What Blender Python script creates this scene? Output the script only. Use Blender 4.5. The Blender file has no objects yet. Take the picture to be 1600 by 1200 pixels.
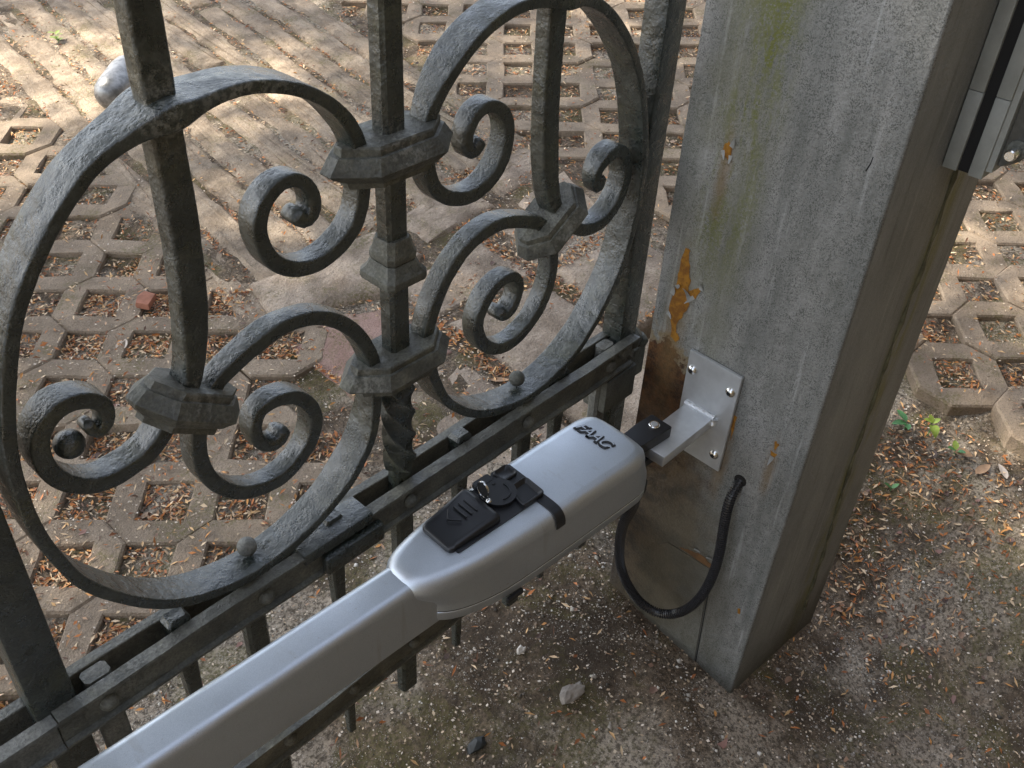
import bpy, bmesh, math, random
import numpy as np
from mathutils import Vector, Matrix
PI = math.pi
S = bpy.context.scene
C = S.collection
random.seed(7)
RNG = np.random.default_rng(11)

# ------------------------------------------------------------------ camera
cam_d = bpy.data.cameras.new('camera')
cam = bpy.data.objects.new('camera', cam_d)
C.objects.link(cam)
cam_d.sensor_width = 36.0
cam_d.lens = 33.975
cam_d.clip_start = 0.02
cam_d.clip_end = 300
_R = ((0.684, -0.428, 0.591), (-0.728, -0.453, 0.515), (0.047, -0.782, -0.621))
_x = Vector((_R[0][0], _R[1][0], _R[2][0])).normalized()
_b = -Vector((_R[0][2], _R[1][2], _R[2][2])).normalized()
_y = _b.cross(_x).normalized()
_x = _y.cross(_b).normalized()
M = Matrix((_x, _y, _b)).transposed().to_4x4()
M.translation = Vector((0, 0, 1.61))
cam.matrix_world = M
S.camera = cam

# ------------------------------------------------------------------ light
SUN_AZ = (-0.50, 0.86)          # horizontal direction towards the sun
SUN_EL = 52
world = bpy.data.worlds.new('World')
S.world = world
world.use_nodes = True
wn = world.node_tree
sky = wn.nodes.new('ShaderNodeTexSky')
sky.sky_type = 'NISHITA'
sky.sun_disc = False
sky.sun_elevation = math.radians(SUN_EL)
sky.sun_rotation = math.atan2(SUN_AZ[0], SUN_AZ[1])
sky.air_density = 1.0
sky.dust_density = 2.0
bg = wn.nodes['Background']
hs = wn.nodes.new('ShaderNodeHueSaturation')      # thin high cloud: a paler blue
hs.inputs['Saturation'].default_value = 0.55
wn.links.new(sky.outputs[0], hs.inputs['Color'])
wn.links.new(hs.outputs[0], bg.inputs[0])
bg.inputs[1].default_value = 0.15
sun_d = bpy.data.lights.new('sun', 'SUN')
sun_d.energy = 5.0
sun_d.angle = math.radians(0.9)
sun_d.color = (1.0, 0.91, 0.78)
sun = bpy.data.objects.new('sun', sun_d)
C.objects.link(sun)
_d = Vector((SUN_AZ[0], SUN_AZ[1], 0)).normalized() * math.cos(math.radians(SUN_EL)) + Vector((0, 0, math.sin(math.radians(SUN_EL))))
sun.rotation_euler = _d.to_track_quat('Z', 'Y').to_euler()
sun.location = (-2, 4, 6)
S.view_settings.view_transform = 'Standard'
S.view_settings.look = 'None'
S.view_settings.exposure = 1.58
S.view_settings.gamma = 1
S.view_settings.use_curve_mapping = False

# ------------------------------------------------------------------ materials
class NT:
    def __init__(s, name):
        s.m = bpy.data.materials.new(name)
        s.m.use_nodes = True
        s.t = s.m.node_tree
        s.b = s.t.nodes['Principled BSDF']
        s.pos = s.n('ShaderNodeNewGeometry').outputs['Position']
    def n(s, typ, **kw):
        x = s.t.nodes.new(typ)
        for k, v in kw.items(): setattr(x, k, v)
        return x
    def put(s, sock, v):
        if isinstance(v, bpy.types.NodeSocket): s.t.links.new(v, sock)
        elif isinstance(v, tuple) and len(v) == 3 and sock.type == 'RGBA': sock.default_value = (*v, 1)
        else: sock.default_value = v
    def noise(s, scale, detail=4, rough=0.55, vec=None, dist=0.0):
        x = s.n('ShaderNodeTexNoise')
        s.put(x.inputs['Vector'], vec if vec is not None else s.pos)
        x.inputs['Scale'].default_value = scale
        x.inputs['Detail'].default_value = detail
        x.inputs['Roughness'].default_value = rough
        x.inputs['Distortion'].default_value = dist
        return x.outputs[0]
    def vor(s, scale, feature='F1', vec=None, out=0):
        x = s.n('ShaderNodeTexVoronoi', feature=feature)
        s.put(x.inputs['Vector'], vec if vec is not None else s.pos)
        x.inputs['Scale'].default_value = scale
        return x.outputs[out]
    def ramp(s, v, a, b, lo=0.0, hi=1.0):
        x = s.n('ShaderNodeMapRange', interpolation_type='SMOOTHSTEP')
        s.put(x.inputs[0], v)
        for i, q in enumerate((a, b, lo, hi)): s.put(x.inputs[i + 1], q)
        return x.outputs[0]
    def math(s, op, a, b=0.0, c=0.0):
        x = s.n('ShaderNodeMath', operation=op)
        s.put(x.inputs[0], a); s.put(x.inputs[1], b); s.put(x.inputs[2], c)
        return x.outputs[0]
    def mix(s, f, a, b, mode='MIX'):
        x = s.n('ShaderNodeMix', data_type='RGBA', blend_type=mode)
        s.put(x.inputs[0], f); s.put(x.inputs[6], a); s.put(x.inputs[7], b)
        return x.outputs[2]
    def xyz(s, v=None):
        x = s.n('ShaderNodeSeparateXYZ')
        s.put(x.inputs[0], v if v is not None else s.pos)
        return x.outputs
    def scale(s, v, k):
        x = s.n('ShaderNodeVectorMath', operation='MULTIPLY')
        s.put(x.inputs[0], v if v is not None else s.pos); x.inputs[1].default_value = k
        return x.outputs[0]
    def objrand(s):
        return s.n('ShaderNodeObjectInfo').outputs['Random']
    def bump(s, h, strength=0.3, dist=0.002):
        x = s.n('ShaderNodeBump')
        x.inputs['Strength'].default_value = strength
        x.inputs['Distance'].default_value = dist
        s.put(x.inputs['Height'], h)
        s.t.links.new(x.outputs[0], s.b.inputs['Normal'])
    def fin(s, col=None, rough=None, metal=None, spec=None):
        if col is not None: s.put(s.b.inputs['Base Color'], col)
        if rough is not None: s.put(s.b.inputs['Roughness'], rough)
        if metal is not None: s.put(s.b.inputs['Metallic'], metal)
        if spec is not None: s.put(s.b.inputs['Specular IOR Level'], spec)
        return s.m

def blob(n, cx, cy, cz, r, soft, jitter_scale, amp, k=(1, 1, 1)):
    """a patch with an uneven edge round a point"""
    d = n.n('ShaderNodeVectorMath', operation='SUBTRACT')
    n.put(d.inputs[0], n.pos); d.inputs[1].default_value = (cx, cy, cz)
    e = n.scale(d.outputs[0], k)
    l = n.n('ShaderNodeVectorMath', operation='LENGTH'); n.put(l.inputs[0], e)
    v = n.math('ADD', l.outputs['Value'], n.math('MULTIPLY', n.math('SUBTRACT', n.noise(jitter_scale, 5, 0.65), 0.5), amp))
    return n.ramp(v, r - soft, r + soft, 1.0, 0.0)

PALE_SPOTS = ((.361, .700, 1.290, .045), (.440, .700, 1.300, .05), (.334, .690, 1.010, .030), (.874, .680, 1.000, .045), (.60, .690, 1.185, .035), (.54, .690, .905, .03), (.20, .690, .71, .05))  # pale mottled spots at the ring crossing, collars and rail
def mat_iron(name, c0, c1, dust, dust_amt, rough=0.5, glossy=0.5):
    n = NT(name)
    a = n.noise(30, 5)
    col = n.mix(n.ramp(a, 0.35, 0.65), c0, c1)
    d = n.ramp(n.noise(14, 6, 0.7), 0.5, 0.68, 0, dust_amt)
    col = n.mix(d, col, dust)
    g = n.noise(300, 4, 0.6)
    col = n.mix(n.ramp(g, 0.40, 0.58, 0.4, 0), col, tuple(c * 0.45 for c in c0))
    wn_ = n.ramp(n.noise(110, 5, 0.75), 0.47, 0.60)
    for wx, wy, wz, wr in PALE_SPOTS:
        col = n.mix(n.math('MULTIPLY', n.math('MULTIPLY', blob(n, wx, wy, wz, wr * .7, wr * .6, 40, wr), wn_), 0.6), col, (0.27, 0.27, 0.24))
    sp = n.ramp(n.noise(420, 2, 0.5), 0.64, 0.74, 0, 0.25)
    col = n.mix(sp, col, (0.20, 0.20, 0.17))
    patch = n.ramp(n.noise(9, 5, 0.6), 0.50, 0.62, 0, 1)          # some stretches are pitted, others smooth
    h = n.math('ADD', n.math('MULTIPLY', n.noise(55, 2, 0.5), 1.0), n.math('MULTIPLY', n.noise(330, 4, 0.6), n.math('MULTIPLY_ADD', patch, 0.45, 0.30)))
    n.bump(h, 1.0, 0.0032)
    return n.fin(col, n.ramp(n.noise(60, 3), 0.3, 0.7, rough - 0.08, rough + 0.15), 0.0, glossy)

IRON = mat_iron('wrought_iron_paint', (0.019, 0.026, 0.023), (0.038, 0.047, 0.041), (0.075, 0.078, 0.042), 0.55, 0.28, 1.0)
IRON_DUSTY = mat_iron('dusty_iron_paint', (0.070, 0.072, 0.062), (0.125, 0.127, 0.106), (0.20, 0.20, 0.155), 0.7, 0.58, 0.45)
IRON_RAIL = mat_iron('rail_iron_paint', (0.085, 0.087, 0.075), (0.15, 0.15, 0.125), (0.22, 0.215, 0.165), 0.7, 0.5, 0.6)
IRON_PALE = mat_iron('grey_iron_edge', (0.12, 0.125, 0.115), (0.2, 0.2, 0.18), (0.26, 0.26, 0.22), 0.6, 0.6, 0.4)

def mat_post():
    n = NT('weathered_grey_post_paint')
    x, y, z = n.xyz()
    streak = n.noise(1.0, 6, 0.65, vec=n.scale(None, (26, 26, 5)))
    fine = n.noise(620, 2, 0.6)
    mid = n.noise(48, 6, 0.7)
    col = n.mix(n.ramp(streak, 0.3, 0.7), (0.165, 0.170, 0.160), (0.275, 0.275, 0.262))
    dark = n.math('MULTIPLY', n.ramp(fine, 0.47, 0.60), n.ramp(mid, 0.36, 0.60, 0.22, 0.85))
    col = n.mix(dark, col, (0.062, 0.066, 0.060))
    soot = n.ramp(n.noise(1.0, 5, 0.7, vec=n.scale(None, (34, 34, 6))), 0.50, 0.72, 0, 0.55)
    col = n.mix(soot, col, (0.105, 0.11, 0.10))
    light = n.ramp(n.noise(1.0, 4, 0.6, vec=n.scale(None, (60, 60, 3.5))), 0.58, 0.70, 0, 0.5)
    col = n.mix(light, col, (0.40, 0.41, 0.40))
    pocks = n.ramp(n.noise(120, 5, 0.7), 0.60, 0.70, 0, 0.6)
    col = n.mix(pocks, col, (0.12, 0.122, 0.11))
    moss_n = n.math('MULTIPLY', n.ramp(n.noise(1.0, 6, 0.7, vec=n.scale(None, (38, 38, 9))), 0.38, 0.56), n.ramp(n.noise(260, 3, 0.6), 0.34, 0.54))
    band = n.ramp(n.math('ABSOLUTE', n.math('SUBTRACT', y, n.math('ADD', 0.562, n.math('MULTIPLY', n.math('SUBTRACT', z, 1.1), -0.02)))), 0.012, 0.060, 1, 0)
    up = n.ramp(z, 0.80, 1.05, 0, 1)
    front = n.ramp(x, 1.07, 1.075, 1, 0)
    moss = n.math('MULTIPLY', n.math('MULTIPLY', moss_n, band), n.math('MULTIPLY', up, front))
    col = n.mix(n.math('MULTIPLY', moss, 0.95), col, (0.12, 0.13, 0.018))
    gband = n.math('MULTIPLY', n.ramp(n.math('ABSOLUTE', n.math('SUBTRACT', y, 0.575)), 0.02, 0.09, 1, 0), n.math('MULTIPLY', front, n.ramp(n.noise(16, 5), 0.35, 0.6, 0.1, 0.55)))
    col = n.mix(gband, col, (0.15, 0.15, 0.105))
    # the side that faces the road: brown grime with a mossy band along the seam
    side = n.math('SUBTRACT', 1.0, front)
    grime = n.mix(n.ramp(n.noise(1.0, 5, 0.6, vec=n.scale(None, (9, 9, 4))), 0.3, 0.7), (0.170, 0.176, 0.163), (0.262, 0.268, 0.250))
    col = n.mix(n.math('MULTIPLY', side, 0.9), col, grime)
    sband = n.math('MULTIPLY', n.ramp(n.math('ABSOLUTE', n.math('SUBTRACT', x, 1.295)), 0.012, 0.05, 1, 0), n.ramp(n.noise(1.0, 6, 0.7, vec=n.scale(None, (40, 40, 10))), 0.38, 0.6))
    col = n.mix(n.math('MULTIPLY', n.math('MULTIPLY', sband, side), 0.9), col, (0.17, 0.165, 0.05))
    run = n.ramp(n.noise(1.0, 5, 0.65, vec=n.scale(None, (55, 55, 3))), 0.54, 0.70, 0, 0.6)
    col = n.mix(n.math('MULTIPLY', run, side), col, (0.095, 0.093, 0.078))
    pale = n.ramp(n.noise(1.0, 4, 0.6, vec=n.scale(None, (42, 42, 4))), 0.58, 0.72, 0, 0.45)
    col = n.mix(n.math('MULTIPLY', pale, side), col, (0.34, 0.34, 0.31))
    # rust and brown run-off behind the bracket and down the foot
    r1 = blob(n, 1.0637, 0.622, 0.625, 0.078, 0.004, 40, 0.085, (1, 1.0, 0.62))
    rust = n.mix(n.ramp(n.noise(75, 6, 0.75), 0.35, 0.65), (0.020, 0.009, 0.004), (0.115, 0.050, 0.016))
    col = n.mix(r1, col, rust)
    edge = n.math('MULTIPLY', n.math('SUBTRACT', 1.0, r1), blob(n, 1.0637, 0.622, 0.625, 0.087, 0.008, 40, 0.085, (1, 1.0, 0.62)))
    col = n.mix(n.math('MULTIPLY', edge, 0.7), col, (0.20, 0.135, 0.05))
    r2 = blob(n, 1.0637, 0.605, 0.36, 0.150, 0.05, 18, 0.13, (1, 1.15, 0.50))
    col = n.mix(n.math('MULTIPLY', r2, 0.85), col, n.mix(n.ramp(n.noise(22, 6, 0.7), 0.4, 0.62), (0.026, 0.015, 0.008), (0.095, 0.064, 0.036)))
    r3 = blob(n, 1.0637, 0.50, 0.28, 0.095, 0.05, 16, 0.10, (1, 1, 0.45))
    col = n.mix(n.math('MULTIPLY', r3, 0.6), col, (0.095, 0.085, 0.058))
    for cy, cz, ry in ((0.610, 0.77, .016), (0.580, 1.045, .008), (0.407, 0.63, .007), (0.485, 0.60, .010)):
        st = blob(n, 1.0637, cy, cz, ry, ry * .9, 70, ry * 1.4, (1, 1, .16))
        col = n.mix(n.math('MULTIPLY', st, 0.55), col, (0.17, 0.105, 0.04))
    foot = n.ramp(n.math('ADD', z, n.math('MULTIPLY', n.noise(20, 5, 0.7), 0.10)), 0.10, 0.27, 0.75, 0)
    col = n.mix(foot, col, (0.060, 0.056, 0.036))
    h = n.math('ADD', n.noise(200, 4, 0.6), n.math('MULTIPLY', n.noise(26, 4), 1.5))
    n.bump(h, 0.6, 0.0026)
    return n.fin(col, n.ramp(fine, 0.3, 0.7, 0.5, 0.75), 0.0, 0.35)
POST = mat_post()

def mat_rust():
    n = NT('bare_rusty_primer')
    col = n.mix(n.ramp(n.noise(70, 6, 0.7), 0.38, 0.62), (0.17, 0.066, 0.004), (0.30, 0.135, 0.008))
    col = n.mix(n.ramp(n.noise(160, 4, 0.7), 0.58, 0.70, 0, 0.8), col, (0.09, 0.03, 0.006))
    n.bump(n.noise(220, 4), 0.4, 0.001)
    return n.fin(col, 0.75)
RUST = mat_rust()
def plain(name, col, rough, metal=0.0, spec=0.5, bs=300, bst=0.0, var=0.0, bd=0.0008):
    n = NT(name)
    if var:
        k = n.ramp(n.noise(35, 5, 0.6), 0.3, 0.7)
        col = n.mix(k, tuple(c * (1 - var) for c in col), tuple(min(1, c * (1 + var)) for c in col))
    if bst: n.bump(n.noise(bs, 3), bst, bd)
    return n.fin(col, rough, metal, spec)
RUST_DARK = plain('damp_rust', (0.10, 0.048, 0.016), 0.8, var=0.5, bst=0.5)
FLAKE = plain('curled_paint_flake', (0.24, 0.245, 0.235), 0.6, var=0.3)

def mat_silver():
    n = NT('silver_lacquer')
    g = n.noise(1600, 1, 0.5)
    col = n.mix(n.ramp(g, 0.35, 0.65), (0.47, 0.515, 0.56), (0.57, 0.61, 0.65))
    col = n.mix(n.ramp(n.noise(9, 5, 0.7), 0.5, 0.75, 0, 0.25), col, (0.40, 0.40, 0.385))
    dust = n.math('MULTIPLY', n.ramp(n.noise(420, 2, 0.5), 0.66, 0.74), n.ramp(n.noise(25, 4, 0.7), 0.45, 0.65, 0, 0.7))
    col = n.mix(dust, col, (0.30, 0.26, 0.20))
    streak = n.ramp(n.noise(1.0, 4, 0.6, vec=n.scale(None, (60, 20, 5))), 0.60, 0.70, 0, 0.25)
    col = n.mix(streak, col, (0.36, 0.355, 0.34))
    n.bump(g, 0.10, 0.0003)
    return n.fin(col, n.ramp(n.noise(18, 4), 0.3, 0.7, 0.40, 0.50), 0.92, 0.5)
SILVER = mat_silver()
ALU = plain('painted_aluminium', (0.50, 0.515, 0.52), 0.42, 0.55, 0.5, 700, 0.15, 0.08)
ALU_BRIGHT = plain('brushed_arm_metal', (0.66, 0.68, 0.69), 0.36, 0.7, 0.5, 500, 0.15, 0.08)
STEEL = plain('bright_steel', (0.72, 0.72, 0.70), 0.2, 1.0, 0.5, 300, 0.1)
BLACK = plain('black_plastic', (0.0105, 0.0115, 0.0135), 0.36, 0, 0.5, 900, 0.12, 0.0, 0.0004)
BLACK_RUBBER = plain('black_corrugated_plastic', (0.024, 0.024, 0.026), 0.22, 0, 0.5)
BLACK_PRINT = plain('black_print', (0.006, 0.006, 0.007), 0.5)
GREY_BOX = plain('grey_box_paint', (0.25, 0.26, 0.24), 0.5, 0.0, 0.5, 500, 0.2, 0.1)
DARK_GAP = plain('dark_gap', (0.004, 0.004, 0.004), 0.8)

def mat_concrete(name, c0, c1, speck=0.5, tint=0.12, relief=1.0):
    n = NT(name)
    col = n.mix(n.ramp(n.noise(11, 6, 0.65), 0.33, 0.67), c0, c1)
    col = n.mix(n.ramp(n.noise(230, 4, 0.6), 0.50, 0.66, 0, 0.5), col, tuple(c * 0.5 for c in c0))
    sp = n.ramp(n.vor(240), 0.14, 0.24, 0.75 * speck, 0)
    pick = n.ramp(n.noise(90, 2), 0.45, 0.55)
    col = n.mix(n.math('MULTIPLY', sp, pick), col, (0.62, 0.57, 0.50))
    r = n.objrand()
    col = n.mix(n.ramp(r, 0, 1, 0.0, tint * 2), col, tuple(c * 0.55 for c in c1))
    mo = n.math('MULTIPLY', n.ramp(n.noise(7, 6, 0.7), 0.50, 0.64), n.ramp(n.noise(150, 3), 0.4, 0.6))
    col = n.mix(n.math('MULTIPLY', mo, 0.6), col, (0.13, 0.115, 0.035))
    n.bump(n.math('ADD', n.noise(260, 4, 0.65), n.math('MULTIPLY', n.noise(42, 5, 0.65), relief * 1.3)), 0.95, 0.0042)
    return n.fin(col, 0.85, 0, 0.3)
PAVER = mat_concrete('concrete_paver', (0.225, 0.172, 0.120), (0.37, 0.288, 0.205))
SETT = mat_concrete('granite_sett', (0.215, 0.163, 0.112), (0.44, 0.35, 0.255), 1.0, 0.12, 2.2)
SLAB = mat_concrete('rough_stone_slab', (0.235, 0.18, 0.13), (0.50, 0.40, 0.305), 1.0, 0.15, 2.6)
SLAB_RED = mat_concrete('red_sandstone_slab', (0.30, 0.185, 0.145), (0.40, 0.265, 0.215), 0.3, 0.05)

def mat_ground():
    n = NT('dirt_with_moss_and_grit')
    x, y, z = n.xyz()
    big = n.noise(3.2, 6, 0.65)
    mid = n.noise(16, 6, 0.7)
    col = n.mix(n.ramp(mid, 0.33, 0.66), (0.070, 0.048, 0.030), (0.255, 0.192, 0.130))
    col = n.mix(n.ramp(big, 0.47, 0.60, 0, 0.75), col, (0.50, 0.43, 0.335))
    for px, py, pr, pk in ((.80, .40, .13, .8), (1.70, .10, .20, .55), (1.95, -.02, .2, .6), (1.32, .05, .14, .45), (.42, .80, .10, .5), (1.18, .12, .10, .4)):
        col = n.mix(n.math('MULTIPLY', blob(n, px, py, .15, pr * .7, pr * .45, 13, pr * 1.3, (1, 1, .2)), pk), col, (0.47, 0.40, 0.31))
    for px, py, pr, pk in ((.93, .60, .16, .75), (.80, .74, .10, .6), (1.22, .24, .12, .6), (.62, .52, .10, .55), (1.42, .16, .10, .5)):  # damp patches; those near post and operator paint their shade into the soil
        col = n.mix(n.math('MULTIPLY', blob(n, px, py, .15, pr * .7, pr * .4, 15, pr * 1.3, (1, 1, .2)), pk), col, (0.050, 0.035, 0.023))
    fine = n.noise(130, 5, 0.75)
    col = n.mix(n.ramp(fine, 0.42, 0.60, 0, 0.85), col, (0.060, 0.046, 0.032))
    moss = n.math('MULTIPLY', n.ramp(n.noise(5.0, 5, 0.7, dist=0.6), 0.48, 0.60), n.ramp(n.noise(190, 4, 0.7), 0.36, 0.56))
    col = n.mix(n.math('MULTIPLY', moss, 0.55), col, (0.115, 0.105, 0.030))
    sp = n.ramp(n.vor(330), 0.16, 0.26, 0.9, 0)
    col = n.mix(n.math('MULTIPLY', sp, n.ramp(n.noise(60, 3), 0.46, 0.58)), col, (0.50, 0.46, 0.41))
    n.bump(n.math('ADD', n.noise(170, 5, 0.7), n.math('MULTIPLY', n.noise(45, 4), 1.5)), 0.9, 0.005)
    return n.fin(col, 0.92, 0, 0.25)
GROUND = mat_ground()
def mat_attr(name, rough, spec=0.4, trans=0.0):
    n = NT(name)
    a = n.n('ShaderNodeAttribute', attribute_name='tint')
    n.fin(a.outputs[0], rough, 0, spec)
    return n.m
LITTER = mat_attr('dry_leaf_scales', 0.55)
GRIT = mat_attr('grit_stone', 0.8, 0.3)
LEAF = plain('fresh_leaf', (0.20, 0.27, 0.035), 0.45, var=0.25)
LEAF_D = plain('young_leaf', (0.07, 0.20, 0.06), 0.45, var=0.2)
DRY = plain('dry_leaf', (0.36, 0.22, 0.12), 0.6, var=0.3)
DRY_PALE = plain('bleached_leaf', (0.62, 0.52, 0.42), 0.6, var=0.15)
BRICK = plain('brick_red', (0.30, 0.125, 0.075), 0.85, bs=120, bst=0.5, var=0.25)
PALE_STONE = plain('pale_stone', (0.30, 0.27, 0.235), 0.9, bs=140, bst=0.8, var=0.3, bd=0.003)
MOSSY = plain('seam_grime', (0.105, 0.098, 0.055), 0.9, bs=120, bst=0.8, var=0.4, bd=0.002)
BARK = plain('twig_bark', (0.11, 0.075, 0.05), 0.8, var=0.3)

# ------------------------------------------------------------------ object helpers
def link(o, parent=None):
    C.objects.link(o)
    if parent is not None: o.parent = parent
    return o
def tag(o, label=None, cat=None, group=None, kind=None):
    if label: o['label'] = label
    if cat: o['category'] = cat
    if group: o['group'] = group
    if kind: o['kind'] = kind
    return o
def thing(name, label, cat, loc=(0, 0, 0), group=None):
    o = bpy.data.objects.new(name, None)
    o.location = loc
    o.empty_display_size = 0.05
    link(o)
    return tag(o, label, cat, group)
def orig(o):
    v = Vector((0, 0, 0))
    while o is not None:
        v += o.location; o = o.parent
    return v
def mesh(name, verts, faces, m, parent=None, smooth=35, loc=None, label=None):
    """world-space vertices; the mesh is stored about loc (default: its parent's place)"""
    base = orig(parent) if parent is not None else Vector((0, 0, 0))
    l = Vector(loc) if loc is not None else base
    me = bpy.data.meshes.new(name)
    me.from_pydata([(v[0] - l.x, v[1] - l.y, v[2] - l.z) for v in verts], [], faces)
    me.validate()
    bm = bmesh.new(); bm.from_mesh(me)
    bmesh.ops.recalc_face_normals(bm, faces=bm.faces)
    bm.to_mesh(me); bm.free()
    me.materials.append(m)
    if smooth:
        for p in me.polygons: p.use_smooth = True
        me.set_sharp_from_angle(angle=math.radians(smooth))
    o = bpy.data.objects.new(name, me)
    o.location = l - base
    link(o, parent)
    if label: o['label'] = label
    return o
def from_bm(name, bm, m, parent=None, smooth=35, loc=None, label=None):
    bm.verts.ensure_lookup_table()
    for i, v in enumerate(bm.verts): v.index = i
    vs = [tuple(v.co) for v in bm.verts]
    fs = [tuple(v.index for v in f.verts) for f in bm.faces]
    bm.free()
    return mesh(name, vs, fs, m, parent, smooth, loc, label)
def loft(rings, cap0=True, cap1=True, closed=True):
    """rings: equal-length lists of points"""
    k = len(rings[0]); vs = [p for r in rings for p in r]; fs = []
    for i in range(len(rings) - 1):
        for j in range(k if closed else k - 1):
            a = i * k + j; b = i * k + (j + 1) % k
            fs.append((a, b, b + k, a + k))
    if cap0: fs.append(tuple(range(k))[::-1])
    if cap1: fs.append(tuple(range((len(rings) - 1) * k, len(rings) * k)))
    return vs, fs
def box_bm(x0, x1, y0, y1, z0, z1, bev=0.0015, seg=2, bm=None):
    b = bmesh.new()
    bmesh.ops.create_cube(b, size=1)
    for v in b.verts:
        v.co = Vector(((x0 + x1) / 2 + v.co.x * (x1 - x0), (y0 + y1) / 2 + v.co.y * (y1 - y0), (z0 + z1) / 2 + v.co.z * (z1 - z0)))
    if bev: bmesh.ops.bevel(b, geom=b.edges[:], offset=bev, segments=seg, affect='EDGES', profile=0.5)
    return b
def box(name, x0, x1, y0, y1, z0, z1, m, parent=None, bev=0.0015, seg=2, label=None, loc=None):
    return from_bm(name, box_bm(x0, x1, y0, y1, z0, z1, bev, seg), m, parent, 35, loc, label)
def catmull(pts, step):
    P = [Vector(p) for p in pts]; out = []
    for i in range(len(P) - 1):
        p0 = P[max(i - 1, 0)]; p1 = P[i]; p2 = P[i + 1]; p3 = P[min(i + 2, len(P) - 1)]
        n = max(1, int((p2 - p1).length / step))
        for k in range(n):
            t = k / n
            out.append(0.5 * ((2 * p1) + (p2 - p0) * t + (2 * p0 - 5 * p1 + 4 * p2 - p3) * t * t + (3 * p1 - p0 - 3 * p2 + p3) * t ** 3))
    out.append(P[-1])
    return out
def smooth_pts(P, n=2):
    for _ in range(n):
        P = [P[0]] + [(P[i - 1] + P[i] * 2 + P[i + 1]) / 4 for i in range(1, len(P) - 1)] + [P[-1]]
    return P
def tube_rings(P, radii, k=10, cap=True):
    """round tube along 3-D points"""
    rings = []
    t0 = (P[1] - P[0]).normalized()
    nrm = t0.orthogonal().normalized()
    for i, p in enumerate(P):
        t = (P[min(i + 1, len(P) - 1)] - P[max(i - 1, 0)]).normalized()
        nrm = (nrm - t * nrm.dot(t)).normalized()
        bi = t.cross(nrm)
        rings.append([p + (nrm * math.cos(2 * PI * j / k) + bi * math.sin(2 * PI * j / k)) * radii[i] for j in range(k)])
    return loft(rings, cap, cap)
def dome(name, c, r, axis, m, parent, h=None, seg=14, rings=5, full=False, label=None):
    ax = Vector(axis).normalized(); a = ax.orthogonal().normalized(); b = ax.cross(a)
    h = r if h is None else h
    R = []
    n = rings * (2 if full else 1)
    for i in range(n + 1):
        th = (PI if full else PI / 2) * i / n
        rr = max(r * math.sin(th), 1e-5); hh = h * math.cos(th)
        R.append([Vector(c) + ax * hh + (a * math.cos(2 * PI * j / seg) + b * math.sin(2 * PI * j / seg)) * rr for j in range(seg)])
    vs, fs = loft(R, True, True)
    return mesh(name, vs, fs, m, parent, 50, None, label)
def cyl(name, p0, p1, r0, r1, m, parent, k=16, bev=0.0, label=None):
    p0 = Vector(p0); p1 = Vector(p1); ax = (p1 - p0).normalized(); a = ax.orthogonal().normalized(); b = ax.cross(a)
    def ring(c, r): return [c + (a * math.cos(2 * PI * j / k) + b * math.sin(2 * PI * j / k)) * r for j in range(k)]
    R = [ring(p0, r0)] + ([ring(p1 - ax * bev, r1), ring(p1, r1 - bev)] if bev else [ring(p1, r1)])
    vs, fs = loft(R)
    return mesh(name, vs, fs, m, parent, 40, None, label)

# ------------------------------------------------------------------ the lie of the land
FW = (0.73, 0.683); SD = (0.683, -0.73)
def plane_z(x, y):
    dx = x - 1.064; dy = y - 0.359
    return 0.161 + 0.1 * (dx * FW[0] + dy * FW[1]) + 0.03 * (dx * SD[0] + dy * SD[1])
def strip_l(y): return 1.06 + 0.10 * (y - 1.9)
def strip_r(y): return 2.12 + 0.10 * (y - 1.9)
def smoothstep(a, b, x):
    t = np.clip((np.asarray(x, float) - a) / (b - a), 0, 1)
    return t * t * (3 - 2 * t)
def lump(x, y):
    return (np.sin(x * 9.1 + 1.3 * np.sin(y * 7.3)) * np.sin(y * 8.3 + 1.1 * np.sin(x * 6.1)) * 0.006
            + np.sin(x * 31 + 2 * np.sin(y * 23)) * np.sin(y * 29 + 1.7 * np.sin(x * 27)) * 0.0025)
def ground_z(x, y):
    x = np.asarray(x, float); y = np.asarray(y, float)
    p = plane_z(x, y)
    drop = np.clip(0.054 + 0.37 * (x - 1.064) - 0.185 * (y - 0.359), 0, 0.19)
    far = smoothstep(1.45, 1.9, x)
    drop = drop * (1 - far) + 0.040 * far * smoothstep(1.3, 0.9, y)
    paved = np.maximum(smoothstep(0.98, 1.08, y) * (x < 1.4), smoothstep(2.03, 2.075, x))
    paved = np.maximum(paved, smoothstep(1.05, 1.2, y))
    fill = 0.016 - 0.0115 * (smoothstep(1.02, 1.08, x) * smoothstep(2.2, 2.12, x - 0.1 * (y - 1.9)) * smoothstep(1.0, 1.1, y))
    z = p - 0.004 - drop
    z = z * (1 - paved) + (p - fill) * paved
    return z + lump(x, y)

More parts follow.
